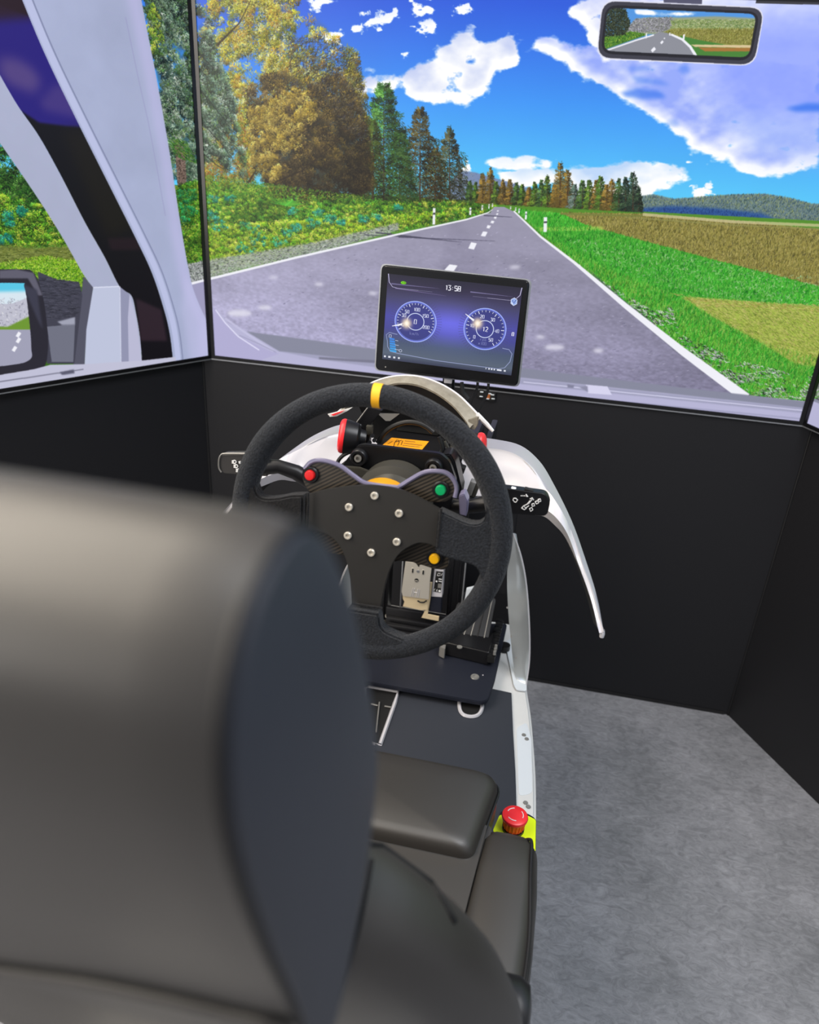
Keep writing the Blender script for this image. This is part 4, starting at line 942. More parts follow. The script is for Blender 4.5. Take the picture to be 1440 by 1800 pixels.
ps = thing('power_unit', 'white box with black rating label beside the metal bracket', 'electrical box', at(770, 1040, Y=1.475))
YS = 1.476
link('case', plate([at(x, y, Y=YS) for x, y in ((764, 998), (772, 997), (781, 993), (777, 1050), (758, 1049))], (0, .02, 0), .001), M['white'], ps)
link('lower_case', plate([at(x, y, Y=YS) for x, y in ((757, 1050), (776, 1051), (775, 1077), (754, 1075))], (0, .02, 0), .001), M['navy'], ps, 'dark lower case')
link('rating_label', plate([at(x, y, Y=YS - .0006) for x, y in ((767, 1004), (779, 1005), (775, 1042), (762, 1040))], (0, .0005, 0)), M['rubber'], ps, 'black rating label with white print', smooth_=False)
YT = YS - .0012
disc(at(767.5, 1022, Y=YT), (0, -1, 0), .0022, M['printwhite'], 'print', ps, .0004)
for x, y, a, b in ((774, 1018, .006, .0014), (774, 1022, .006, .0014), (773, 1030, .0065, .009), (773, 1039, .004, .004)):
    mark(x, y, a, b, 'print', M['printwhite'] if b < .005 else M['grey'], ps, YT, .0004, 0)
for P_ in ([(769, 1012), (770, 1008), (774, 1008), (773, 1012), (769, 1012)], [(775, 1012), (778, 1008)], [(765, 1035), (763, 1037), (764, 1039)], [(769, 1036), (767, 1038), (769, 1040)], [(767, 1038), (769, 1038)]):
    link('print', tube([at(x, y, Y=YT) for x, y in P_], .0004, 5), M['printwhite'], ps)

# ------------------------------------------------------------------ white cowl sweeping round the column
co = thing('front_cowl', 'glossy white cowl arching behind the wheel, arms sweeping down both sides', 'cowl', (CXM, 1.15, .85))
Fo = [(Vector((CXM, 1.235, .935))), at(800, 762, Y=1.235), at(870, 772, Y=1.21), at(915, 783, Y=1.18), at(948, 810, Y=1.14), at(972, 848, Y=1.09), at(1005, 915, Y=1.02), at(1030, 985, Y=.96), at(1050, 1050, Y=.92), at(1062, 1114, Y=.88)]
Cr = [(Vector((CXM, 1.19, .937))), at(795, 790, Y=1.19), at(862, 789, Y=1.165), at(903, 797, Y=1.14), at(932, 817, Y=1.11), at(953, 846, Y=1.07), at(990, 908, Y=1.01), at(1019, 979, Y=.955), at(1043, 1046, Y=.917), at(1059, 1113, Y=.879)]
Nr = [(Vector((CXM, 1.10, .89))), at(790, 868, Y=1.08), at(850, 872, Y=1.07), at(905, 884, Y=1.05), at(940, 892, Y=1.03), at(966, 898, Y=1.01), at(994, 930, Y=.98), at(1018, 985, Y=.95), at(1042, 1050, Y=.914), at(1059, 1114, Y=.878)]
Fo, Cr, Nr = crv(Fo, 5), crv(Cr, 5), crv(Nr, 5)
Lw = [n + Vector((0, .004, -.012 * min(1, (n - f2).length / .06))) for n, f2 in zip(Nr, Fo)]
rows = []
for a, b, c2, d2 in zip(Fo, Cr, Nr, Lw):
    k = (b - c2).length
    rows.append([a + Vector((0, 0, -.006)), a, a.lerp(b, .5) + Vector((0, 0, .001)), b, b.lerp(c2, .04) + Vector((0, 0, -.003 * min(1, k / .03))), b.lerp(c2, .5) + Vector((0, 0, .006 * min(1, k / .06))), c2, d2])
rows_l = [[Vector((2 * CXM - p.x, p.y, p.z)) for p in r] for r in rows[::-1]]
allr = rows_l[:-1] + rows
link('shell', thick([r[3:] if i_ < len(rows_l) * 0 else r[3:] for i_, r in enumerate(allr)], .0030), M['white'], co, auto=50)
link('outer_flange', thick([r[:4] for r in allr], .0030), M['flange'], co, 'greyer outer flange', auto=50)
for s_ in (1, -1):
    e_ = [Vector((CXM + s_ * (p.x - CXM), p.y, p.z)) for p in Nr[22:]]
    link('edge_bead', tube(e_, .0013, 8), M['cream'], co)
    tip = e_[-1]; link('tip', lathe(tip + Vector((0, 0, .006)), (0, 0, -1), [(0, .0022), (.006, .0034), (.011, .003), (.013, 0)], 12), M['white'], co)
    li = [Vector((CXM + s_ * (p.x - CXM) - s_ * .004, p.y + .02, p.z - .004)) for p in Nr[26:]]
    link('inner_liner', thick([[p, p + Vector((-s_ * .003, .03, -.012 + .0))] for p in li], .002), M['rubber'], co)
link('support_neck', box((CXM, 1.20, .86), (.05, .05, .12), .006), M['satin'], co)

# ------------------------------------------------------------------ instrument hood
hd = thing('instrument_hood', 'thin silver-white arched hood between wheel and small screen', 'hood', (CXM - .02, 1.1, 1.0))
ho = crv([at(x, y, Y=Y_) for x, y, Y_ in ((592, 727, 1.05), (615, 706, 1.08), (645, 679, 1.10), (670, 667, 1.11), (700, 661, 1.115), (735, 662, 1.115), (772, 674, 1.11), (805, 694, 1.10), (830, 718, 1.085), (846, 735, 1.075))], 4)
hi_ = crv([at(x, y, Y=Y_) for x, y, Y_ in ((594, 728, 1.045), (620, 708, 1.06), (650, 688, 1.07), (672, 680, 1.08), (700, 673, 1.085), (733, 676, 1.085), (766, 690, 1.08), (796, 712, 1.07), (818, 738, 1.06), (826, 752, 1.055))], 4)
link('visor', thick([[a, a.lerp(b, .5) + Vector((0, -.002, .002)), b] for a, b in zip(ho, hi_)], .003), M['shell'], hd)
link('visor_edge', tube(ho, .0018, 8), M['white'], hd)
link('hook', plate(rq([at(x, y, Y=1.06) for x, y in ((822, 738), (842, 732), (840, 748), (834, 757), (826, 752))], .003), (0, .004, 0), .001), M['shell'], hd)
link('tip', tube([at(838, 728, Y=1.078), at(856, 746, Y=1.075), at(867, 758, Y=1.072)], [.0042, .0036, .0024], 8), M['tray'], hd)
mid = [b + Vector((0, .02, -.004)) for b in hi_]; low_ = [Vector((b.x * .8 + CXM * .2, b.y + .06, .925)) for b in hi_]
link('inner_shroud', thick([[a, a.lerp(b, .5), b] for a, b in zip(mid[4:-4], low_[4:-4])], .002), M['rubber'], hd)
link('inner_lip', plate([at(x, y, Y=1.04) for x, y in ((576, 728), (596, 723), (620, 716), (612, 722), (592, 732), (580, 733))], (0, .002, 0), .0004), M['tray'], hd)
link('inner_lip', plate([at(x, y, Y=1.038) for x, y in ((582, 729), (606, 721), (600, 725), (586, 731))], (0, .001, 0)), M['mush'], hd, 'red streak along the lip')
link('grille', plate([at(x, y, Y=1.09) for x, y in ((664, 727), (702, 728), (686, 740), (678, 740))], (0, .003, 0)), M['grey'], hd)
link('light_tab', plate([at(x, y, Y=1.14) for x, y in ((704, 727), (760, 750), (704, 746))], (0, .003, 0)), M['tray'], hd)
link('light_tab', plate([at(x, y, Y=1.14) for x, y in ((704, 750), (721, 752), (721, 757), (704, 756))], (0, .003, 0)), M['tray'], hd)
link('light_tab', plate([at(x, y, Y=1.10) for x, y in ((790, 722), (800, 724), (804, 721), (818, 731), (800, 728))], (0, .003, 0)), M['white'], hd)
# ------------------------------------------------------------------ steering wheel
TH = math.radians(8.5)
WC = at(647, 927, d=.955)
WN = Vector((0, -math.cos(TH), math.sin(TH)))       # toward the driver
WU, WV = Vector((1, 0, 0)), Vector((0, math.sin(TH), math.cos(TH)))
sw = thing('steering_wheel', 'black suede three-spoke steering wheel with amber stripe at the top', 'steering wheel', WC)
def wp(x, y, d=0.0): return onplane(x, y, WC + WN * d, WN)
def wloc(u, v, d=0): return WC + WU * u + WV * v + WN * d
RR = .1640
P_, R_ = [], []
for i in range(160):
    t = 2 * math.pi * i / 160
    g = sum(math.exp(-((math.degrees(t) - a + 180) % 360 - 180) ** 2 / (2 * 13 ** 2)) for a in (32, 148))
    g2 = sum(math.exp(-((math.degrees(t) - a + 180) % 360 - 180) ** 2 / (2 * 11 ** 2)) for a in (0, 180, 270))
    P_.append(wloc(RR * math.cos(t), RR * math.sin(t))); R_.append(.0142 + .0016 * g + .0008 * g2)
link('rim', tube(P_, R_, 24, closed=True), M['suede'], sw)
mk = [wloc(RR * math.cos(t), RR * math.sin(t)) for t in np.radians(np.linspace(88.1, 91.6, 9))]
link('top_stripe', tube(mk, .01475, 24), M['marker'], sw, 'amber stripe at twelve o\'clock')
# seam stitch line along the inside of the rim
# suede spokes
def spoke(name, pix, m_, th=.023, b=.0075):
    return link(name, plate([wp(x, y, -th / 2) for x, y in pix], WN * th, b, 4), m_, sw)
def catm(p, n=5): return [tuple(q)[:2] for q in crv([(x, y, 0) for x, y in p], n)]
right = [(776, 892)] + catm([(778, 890), (800, 900), (822, 910), (840, 913), (852, 908), (857, 896), (858, 882)]) + [(884, 880), (892, 930), (886, 990), (868, 1012)] + catm([(850, 1008), (846, 995), (838, 985), (818, 978), (790, 970), (770, 962)])
spoke('right_spoke_cover', right, M['suede'])
left = catm([(458, 846), (464, 862), (476, 869), (500, 868), (520, 864), (543, 863)]) + [(541, 928)] + catm([(520, 935), (490, 950), (474, 965), (462, 990)]) + [(436, 1000), (424, 950), (424, 880), (432, 850)]
spoke('left_spoke_cover', left, M['suede2'])
bottom = [(619, 1060), (671, 1068)] + catm([(674, 1074), (676, 1088), (684, 1098), (700, 1106), (716, 1112)]) + [(712, 1138), (660, 1143), (620, 1140), (590, 1120)] + catm([(598, 1112), (612, 1098), (616, 1080), (618, 1064)])
spoke('bottom_spoke_cover', bottom, M['suede'])
# raised seams where the covers end
for a, b in (((776, 894), (769, 962)), ((542, 866), (540, 928)), ((619, 1061), (672, 1069))):
    link('cover_seam', tube([wp(*a, .0115), wp(*b, .0115)], .0016, 8), M['suede2'], sw)
hub = catm([(541, 868), (570, 860), (600, 855), (630, 852), (660, 852), (700, 858), (730, 869), (755, 882), (776, 894)]) + [(770, 962)] + catm([(757, 955), (738, 953), (718, 961), (700, 976), (687, 1000), (678, 1030), (671, 1066)]) + [(620, 1059)] + catm([(619, 1040), (616, 1010), (607, 975), (592, 950), (572, 936), (541, 928)])
link('hub_plate', plate([wp(x, y, -.001) for x, y in hub], WN * .004, .0009), M['hub'], sw)
for x, y in ((659, 871), (702, 902), (698, 952), (653, 971), (612, 941), (614, 891)):
    p = wp(x, y, .003); link('hub_bolt', lathe(p, WN, [(0, .0048), (.0022, .0050), (.0034, .0042), (.0034, .0026), (.0014, .0024), (.0014, 0)], 20), M['steel'], sw)
# carbon button wings behind the hub plate
def wing(pix, btn, m_, dz=-.014, rim_m=None, lab=None):
    w_ = link('button_wing', plate([wp(x, y, dz) for x, y in pix], WN * -.004, .0008), M['carbon'], sw)
    edge = [wp(x, y, dz + .001) for x, y in pix]
    if rim_m is not None:
        link('wing_edge', tube([wp(x, y, dz + .0005) for x, y in rim_m], .0030, 8), M['violet'], w_)
    if btn:
        p = wp(btn[0], btn[1], dz)
        link('button_collar', lathe(p, WN, [(0, .0108), (.003, .0108), (.0042, .0095), (.0042, .0074), (.002, .0072)], 28), M['satin'], w_)
        link('push_button', lathe(p, WN, [(.001, .0068), (.0065, .0066), (.008, .0055), (.0084, 0)], 28), m_, w_, lab)
    return w_
wing(catm([(545, 866), (536, 853), (532, 838), (538, 822), (552, 811), (572, 810), (596, 818), (620, 834), (645, 852), (680, 862), (640, 880), (590, 884)]), (547, 834), M['red'], rim_m=catm([(536, 824), (546, 813), (560, 809), (580, 812), (600, 820), (622, 836), (640, 848), (664, 853), (700, 857)]), lab='red button')
wing(catm([(690, 866), (716, 848), (740, 834), (760, 829), (782, 830), (795, 840), (800, 856), (796, 872), (784, 881), (765, 883), (740, 880)]), (776, 860), M['green'], rim_m=catm([(700, 857), (722, 843), (744, 831), (764, 828), (784, 831), (797, 842), (803, 858), (800, 874)]), lab='green button')
wing(catm([(680, 990), (694, 972), (714, 956), (742, 950), (768, 954), (784, 966), (789, 984), (784, 1000), (764, 1000), (740, 993), (736, 997), (728, 989), (700, 986)]), (765, 980), M['yellow'], lab='yellow button', dz=-.018)
wing(catm([(535, 934), (550, 924), (570, 927), (590, 940), (604, 962), (609, 975), (580, 972), (560, 962), (545, 950)]), None, None, dz=-.012)
b_ = wp(541, 944, -.012); link('push_button', lathe(b_, WN, [(0, .009), (.006, .0085), (.007, 0)], 20), M['rubber'], sw)

# ------------------------------------------------------------------ steering motor behind the hub
AX = Vector((0, math.cos(math.radians(5)), -math.sin(math.radians(5))))
mo = thing('steering_motor', 'black steering motor with amber warning label behind the wheel hub', 'motor', WC + AX * .1)
hc = wp(656, 921)
link('quick_release', lathe(hc, AX, [(.030, 0), (.030, .041), (.034, .043), (.056, .043), (.058, .036), (.058, 0)], 40), M['amber'], mo, 'amber anodised hub adapter')
link('drum', lathe(hc + Vector((.004, 0, .0)), AX, [(.060, .030), (.062, .034), (.078, .042), (.082, .052), (.112, .052), (.114, .02)], 48), M['darkgrey'], mo)
YM = .945
fp = [(628, 784), (640, 782), (774, 798), (790, 812), (802, 846), (790, 900), (640, 900), (596, 830), (606, 812)]
link('front_plate', plate(rq([at(x, y, Y=YM) for x, y in fp], .005), (0, .010, 0), .0014), M['satin'], mo)
for x, y in ((632, 803), (763, 820)):
    p = at(x, y, Y=YM)
    link('boss', lathe(p, (0, -1, .05), [(-.004, .0125), (.006, .0120), (.008, .0105), (.008, .0075), (.004, .007), (.004, 0)], 28), M['satin'], mo)
    link('cap_screw', lathe(p, (0, -1, .05), [(.004, .0052), (.009, .0050), (.009, .0028), (.006, .0026), (.006, 0)], 20), M['grey'], mo)
ZB = .955
bt = [at(655, 784, z=ZB), at(775, 797, z=ZB), at(790, 770, z=ZB), at(776, 752, z=ZB), at(700, 745, z=ZB), at(684, 756, z=ZB)]
link('housing', plate(rq(bt, .006), (0, 0, -.10), .004, 3), M['satin'], mo)
link('recessed_lid', plate(rq([at(x, y, z=ZB + .0005) for x, y in ((696, 757), (772, 767), (768, 757), (702, 750))], .003), (0, 0, .003), .001), M['rubber'], mo)
link('warning_label', plate([at(x, y, z=ZB + .0006) for x, y in ((671, 784), (688.5, 770), (754, 776.5), (741, 792))], (0, 0, .0006)), M['sticker'], mo, 'amber label with small dark print', smooth_=False)
ZL = ZB + .0015
for P2 in ([(692, 785), (694, 778), (698, 773)], [(699, 783), (702, 777), (700, 773)], [(705, 782), (708, 775)], [(695, 777), (706, 774)]):
    link('print', tube([at(x, y, z=ZL) for x, y in P2], .0005, 5), M['ink'], mo)
for a, b in (((712, 775), (730, 777)), ((710, 779), (742, 783)), ((708, 783), (738, 786)), ((682, 780), (690, 776)), ((680, 784), (690, 785)), ((712, 787), (734, 790))):
    link('print', tube([at(*a, z=ZL), at(*b, z=ZL)], .0004, 4), M['ink'], mo)
link('shroud_flap', plate([at(x, y, Y=.93) for x, y in ((606, 820), (632, 822), (655, 831), (648, 840), (630, 848), (612, 838))], (0, .004, 0), .001), M['darkgrey'], mo)
link('side_bracket', plate(rq([at(x, y, Y=.97) for x, y in ((776, 800), (792, 798), (800, 812), (812, 860), (806, 900), (790, 900), (780, 850))], .003), (0, .03, 0), .002), M['satin'], mo)
link('wire_loop', tube(crv([at(x, y, Y=1.03) for x, y in ((664, 778), (680, 757), (702, 745), (724, 742), (746, 748), (762, 760))], 5), .0036, 10), M['rubber'], mo)
# cable tangle right of the motor
random.seed(4)
for i in range(7):
    x0 = 772 + i * 5; pts = [(x0, 768 + i * 4), (x0 + 8 + random.uniform(-4, 4), 790 + i * 6), (x0 + 6 + random.uniform(-6, 6), 815 + i * 7), (x0 + 14 + random.uniform(-5, 5), 840 + i * 8)]
    link('wire', tube(crv([at(x, y, Y=.99 + .008 * i) for x, y in pts], 4), .0022, 8), [M['rubber'], M['satin'], M['darkgrey']][i % 3], mo)
for x, y, w_, h_, m_ in ((796, 790, .010, .012, 'darkgrey'), (806, 806, .012, .008, 'satin'), (812, 824, .010, .010, 'rubber'), (829, 856, .009, .022, 'grey'), (838, 858, .006, .024, 'darkgrey'), (800, 770, .009, .016, 'tape'), (822, 876, .026, .012, 'rubber')):
    link('connector', box(at(x, y, Y=1.02), (w_, .014, h_), .0015, Matrix.Rotation(.25, 3, 'Y')), M[m_], mo)
cf = link('collar_foot', plate(rq([at(x, y, Y=.93) for x, y in ((806, 872), (816, 868), (822, 882), (820, 908), (808, 905))], .002), (0, .02, 0), .002), M['violet'], mo)
link('column_body', box((CXM + .005, 1.22, .83), (.11, .48, .08), .01), M['satin'], mo)
for s_ in (-1, 1):
    link('column_support', box((CXM + s_ * .07 + .005, 1.44, .79), (.012, .16, .12), .003), M['satin'], mo)

# ------------------------------------------------------------------ round red-rimmed pucks on their arms
def puck(px, py, Y_, n, lab, arm, r=.026):
    t = thing('paddle_puck', lab, 'knob', at(px, py, Y=Y_)); o = at(px, py, Y=Y_); n = Vector(n).normalized()
    link('body', lathe(o, n, [(-.030, 0), (-.030, .012), (-.022, .014), (-.018, r * .86), (-.004, r * .98), (0, r * .98)], 36), M['satin'], t)
    link('red_rim', lathe(o, n, [(0, r * .99), (.003, r), (.006, r * .94), (.008, r * .78), (.009, 0)], 36), M['mush'], t, 'bright red rim')
    if arm: link('arm', tube(crv([at(*a) if len(a) == 2 else at(a[0], a[1], Y=a[2]) for a in arm], 4), .006, 12), M['satin'], t)
    return t
puck(606, 767, .98, (-1, -.20, .10), 'black round knob with bright red rim, left of the motor', [(616, 768, 1.0), (628, 752, 1.02), (645, 742, 1.03), (655, 730, 1.04)], .0245)
puck(843, 781, 1.04, (1, -.1, .15), 'red-rimmed knob peeping out right of the wheel rim', [(836, 780, 1.05), (820, 786, 1.05), (806, 796, 1.04)], .017)
cb = thing('clamp_bracket', 'black angled clamp bracket standing left of the warning label', 'bracket', at(640, 760, Y=1.03))
link('angled_strut', plate(rq([at(x, y, Y=1.02) for x, y in ((625, 744), (646, 716), (672, 722), (652, 746), (648, 760), (630, 768))], .002), (0, .012, 0), .0015), M['satin'], cb)
link('bright_edge', tube([at(625, 745, Y=1.016), at(646, 717, Y=1.016)], .0008, 6), M['grey'], cb)
link('socket_block', box(at(636, 768, Y=1.03), (.026, .02, .034), .003), M['satin'], cb)
link('small_block', box(at(650, 755, Y=1.02), (.009, .01, .014), .0015), M['darkgrey'], cb)
for i, (x, y) in enumerate(((655, 766), (658, 774), (650, 778), (640, 785))): link('bolt', cyl(at(x, y, Y=1.0), at(x, y, Y=1.012), .0032, n=10), M['satin'], cb)
link('wire', tube(crv([at(x, y, Y=.97) for x, y in ((622, 792), (604, 800), (594, 812), (596, 822), (610, 812))], 5), .0028, 8), M['rubber'], cb)

# ------------------------------------------------------------------ column stalks
def icon(parent, paths, fn, r=.0005):
    for P in paths: link('icon', tube([fn(x, y) for x, y in P], r * 1.4, 5), M['printwhite'], parent)
ls = thing('light_stalk', 'black light-switch stalk with lamp icons, left of the wheel', 'stalk', at(430, 820, Y=.93))
o2 = rq([at(x, y, Y=.93) for x, y in ((386, 799), (470, 797), (470, 838), (387, 832))], [.009, .002, .002, .009])
pad = link('paddle', plate(o2, (0, .014, 0), .003, 3), M['face'], ls)
link('paddle_bead', tube([at(x, y, Y=.9285) for x, y in catm([(389, 830), (385, 822), (385, 808), (389, 799), (398, 797), (430, 797), (450, 797)])], .0011, 6), M['grey'], ls)
link('shaft', tube([at(455, 822, Y=.937), at(490, 820, Y=.94), at(520, 830, Y=.945), at(556, 852, Y=.95), at(600, 866, Y=.96)], [.012, .010, .011, .013, .014], 14), M['satin'], ls)
F = lambda x, y: at(x, y, Y=.9285)
def lamp(x, y, s_=1): return [[(x, y - 3 * s_), (x, y + 3 * s_)], [(x, y - 3 * s_), (x + 3 * s_, y - 2.4 * s_), (x + 4.4 * s_, y), (x + 3 * s_, y + 2.4 * s_), (x, y + 3 * s_)], [(x - 3, y - 2), (x - .8, y - 2)], [(x - 3, y), (x - .8, y)], [(x - 3, y + 2), (x - .8, y + 2)]]
icon(pad, lamp(411, 812) + lamp(414, 819.5) + lamp(418, 827) + [[(420, 812), (425, 816)], [(423, 811), (420, 812), (421, 815)]], F)
rs = thing('wiper_stalk', 'black wiper stalk with white wiper icons, right of the wheel', 'stalk', at(930, 880, Y=.94))
o3 = rq([at(x, y, Y=.94) for x, y in ((880, 857), (960, 868), (967, 884), (962, 908), (890, 902))], [.002, .006, .004, .008, .002])
pad2 = link('paddle', plate(o3, (0, .014, 0), .003, 3), M['satin'], rs)
link('shaft', tube([at(890, 880, Y=.948), at(860, 884, Y=.95), at(830, 890, Y=.955), at(790, 888, Y=.96), at(760, 880, Y=.965)], [.015, .012, .010, .013, .014], 14), M['satin'], rs)
link('slide_switch', box(at(930, 861, Y=.945), (.012, .008, .004), .001, Matrix.Rotation(.15, 3, 'Y')), M['rubber'], rs)
link('slide_switch', box(at(905, 860, Y=.945), (.010, .008, .004), .001, Matrix.Rotation(.15, 3, 'Y')), M['tape'], rs)
F2 = lambda x, y: at(x, y, Y=.9385)
icon(pad2, [[(902, 879), (903, 876), (907, 876), (910, 879), (907, 883), (904, 882), (902, 879)], [(916, 871), (917, 872)], [(919, 871), (920, 872)], [(922, 871), (923, 872)], [(925, 869), (928, 873), (926, 873), (925, 869)],
            [(917, 893), (921, 889), (930, 885), (936, 877)], [(917, 893), (922, 896), (926, 893)], [(932, 877), (936, 875), (938, 879)], [(921, 889), (924, 893), (930, 889)], [(926, 887), (932, 880)],
            [(931, 894), (935, 892), (937, 896), (933, 899), (931, 894)], [(935, 886), (939, 885), (940, 889), (936, 890), (935, 886)], [(941, 882), (945, 880), (947, 884), (943, 886), (941, 882)], [(946, 878), (950, 877), (951, 881), (948, 882), (946, 878)]], F2)
# ------------------------------------------------------------------ small instrument screen
GLY = {'0': [[(0, 0), (1, 0), (1, 2), (0, 2), (0, 0)]], '1': [[(.3, .4), (.7, 0), (.7, 2)]], '2': [[(0, .2), (.3, 0), (.8, 0), (1, .4), (1, .8), (0, 2), (1, 2)]], '3': [[(0, 0), (1, 0), (.5, .9), (1, 1.2), (1, 1.8), (.7, 2), (0, 2)]],
       '4': [[(.8, 2), (.8, 0), (0, 1.4), (1.1, 1.4)]], '5': [[(1, 0), (0, 0), (0, .9), (.8, .9), (1, 1.2), (1, 1.8), (.8, 2), (0, 2)]], '8': [[(0, 0), (1, 0), (1, 2), (0, 2), (0, 0)], [(0, 1), (1, 1)]], ':': [[(.4, .6), (.4, .8)], [(.4, 1.4), (.4, 1.6)]],
       'k': [[(0, 0), (0, 2)], [(.9, .8), (0, 1.4), (.9, 2)]], 'm': [[(0, 2), (0, .8), (.5, .8), (.5, 2)], [(.5, .8), (1, .8), (1, 2)]], '/': [[(0, 2.1), (.8, 0)]], 'h': [[(0, 0), (0, 2)], [(0, .9), (.9, .9), (.9, 2)]], 'r': [[(0, .8), (0, 2)], [(0, 1), (.8, .8)]],
       'p': [[(0, .8), (0, 2.5)], [(0, .8), (.9, .8), (.9, 1.8), (0, 1.8)]], 'x': [[(0, .8), (.9, 2)], [(.9, .8), (0, 2)]], '6': [[(1, 0), (0, 0), (0, 2), (1, 2), (1, 1), (0, 1)]]}
def paint_gauges():
    W, H = 960, 640
    # homography from photograph marks to the display picture
    src = [(682, 481), (919, 506), (899, 660), (672, 631)]; dst = [(0, 0), (W, 0), (W, H), (0, H)]
    A, b = [], []
    for (x, y), (u, v) in zip(src, dst):
        A += [[x, y, 1, 0, 0, 0, -u * x, -u * y], [0, 0, 0, x, y, 1, -v * x, -v * y]]; b += [u, v]
    h = np.append(np.linalg.solve(np.array(A, float), np.array(b, float)), 1).reshape(3, 3)
    def fn(P):
        q = np.column_stack([P, np.ones(len(P))]) @ h.T; return q[:, 0] / q[:, 2], q[:, 1] / q[:, 2]
    c = Canvas(W, H, fn)
    y = np.clip(c.yy / H, 0, 1)[..., None]; x = c.xx / W
    stops = [(0, (52, 50, 72)), (.12, (66, 60, 92)), (.25, (84, 82, 128)), (.48, (92, 92, 200)), (.62, (86, 88, 180)), (.78, (92, 108, 140)), (.92, (110, 124, 146)), (1, (70, 76, 104))]
    col = np.zeros((H, W, 3))
    for k in range(3): col[..., k] = np.interp(c.yy / H, [s_[0] for s_ in stops], [s_[1][k] for s_ in stops])
    g = np.exp(-((x - .5) / .28) ** 2) * np.exp(-((c.yy / H - .5) / .22) ** 2)
    c.a = col * (0.80 + .0 * x[..., None]) + g[..., None] * np.array((34, 34, 70.))
    def text(s_, X, Y, size, col=(225, 230, 250), w=2.4, gap=.55):
        for ch in s_:
            for pth in GLY.get(ch, []):
                old, c.fn = c.fn, None
                c.line([(X + a * size, Y + b_ * size) for a, b_ in pth], w, col); c.fn = old
            X += size * ((.9 if ch in ':1' else 1.0) + gap)
    def tl(pts, w, col, op=1.0, taper=None):
        old, c.fn = c.fn, None; c.line(pts, w, col, op, taper); c.fn = old
    # upper shelf lines
    for P, w in (([(4, 0), (14, 60), (40, 92), (80, 98), (330, 98)], 6), ([(955, 0), (948, 55), (915, 92), (880, 98), (620, 98)], 6)):
        tl(P, w, (205, 200, 235), .95, taper=1)
    tl([(30, 70), (380, 68)], 10, (130, 124, 170), .7, taper=1); tl([(600, 68), (900, 70)], 9, (140, 134, 180), .7, taper=1)
    tl([(60, 100), (430, 116)], 5, (170, 150, 210), .6, taper=1)
    c.lay(c.poly([(380, 0), (580, 0), (560, 90), (400, 90)], 30, mapped=True) * .4, (40, 40, 60))
    text('13:58', 420, 38, 17, (240, 240, 250), 6.5, .4)
    th = np.linspace(0, 2 * math.pi, 41)
    def ring(cx, cy, r, w, col, op=1.0): tl([(cx + r * math.cos(t), cy + r * math.sin(t)) for t in th], w, col, op)
    c.lay(c.poly([(118 + 20 * math.cos(t), 54 + 11 * math.sin(t)) for t in th], 1, mapped=True), (120, 215, 20)); tl([(122, 48), (134, 54), (122, 60)], 3, (30, 90, 20)); tl([(108, 54), (118, 54)], 3, (30, 90, 20))
    def gauge(cx, cy, r, nums, a0, a1, n, needle, centre):
        for k in range(60):
            a = 2 * math.pi * k / 60; tl([(cx + r * 1.05 * math.cos(a), cy + r * 1.05 * math.sin(a)), (cx + r * 1.3 * math.cos(a), cy + r * 1.3 * math.sin(a))], 4, (70, 74, 110), .45)
        c.lay(c.poly([(cx + r * math.cos(t), cy + r * math.sin(t)) for t in th], 1, mapped=True) * .85, (56, 60, 128))
        ring(cx, cy, r, 11, (110, 120, 225)); ring(cx, cy, r * 1.02, 5, (170, 190, 250)); ring(cx, cy, r * .94, 3, (120, 140, 220), .8); ring(cx, cy, r * .42, 6, (205, 215, 245))
        c.lay(c.poly([(cx + r * .38 * math.cos(t), cy + r * .38 * math.sin(t)) for t in th], 1, mapped=True) * .8, (60, 64, 140))
        for k in range(n + 1):
            a = math.radians(a0 + (a1 - a0) * k / n); big = k % 5 == 0
            tl([(cx + r * (.78 if big else .84) * math.cos(a), cy + r * (.78 if big else .84) * math.sin(a)), (cx + r * .93 * math.cos(a), cy + r * .93 * math.sin(a))], 5 if big else 3.2, (235, 238, 250))
        for s_, a in nums:
            a = math.radians(a); text(s_, cx + r * .62 * math.cos(a) - 10 * len(s_), cy + r * .62 * math.sin(a) - 11, 11.5, w=4.4, gap=.5)
        a = math.radians(needle)
        gx, gy = cx + r * .45 * math.cos(a), cy + r * .45 * math.sin(a)
        c.lay(c.poly([(gx + 34 * math.cos(t), gy + 38 * math.sin(t)) for t in th], 16, mapped=True) * 1.0, (250, 225, 190)); c.lay(c.poly([(gx + 14 * math.cos(t), gy + 16 * math.sin(t)) for t in th], 7, mapped=True), (255, 250, 240))
        tl([(cx + r * .68 * math.cos(a), cy + r * .68 * math.sin(a)), (cx + r * 1.2 * math.cos(a), cy + r * 1.2 * math.sin(a))], 16, (240, 240, 248), taper=4)
        text(centre, cx - 9 * len(centre), cy - 16, 16, (245, 245, 252), 5, .5)
    q = c.m([(730, 566), (852, 579)])
    gauge(q[0, 0], q[0, 1], 148, [('0', 160), ('30', 205), ('50', 228), ('100', 276), ('150', 325), ('200', 20)], 150, 390, 25, 163, '0')
    gauge(q[1, 0], q[1, 1], 148, [('0', 135), ('10', 190), ('20', 255), ('30', 305), ('40', 2), ('50', 52)], 130, 415, 25, 212, '12')
    text('km/h', q[0, 0] - 34, q[0, 1] + 78, 11, (120, 126, 180), 3); text('rpm', q[1, 0] - 24, q[1, 1] + 66, 10, (120, 126, 180), 3); text('x100', q[1, 0] - 34, q[1, 1] + 96, 10, (130, 136, 190), 3)
    text('0', q[1, 0] + 196, q[1, 1] + 0, 12, (240, 240, 250), 6)
    # fuel box, lower frames
    tl([(100, 440), (40, 432), (18, 452), (30, 500), (34, 540), (56, 574), (110, 582), (400, 600)], 5, (150, 160, 200), .95)
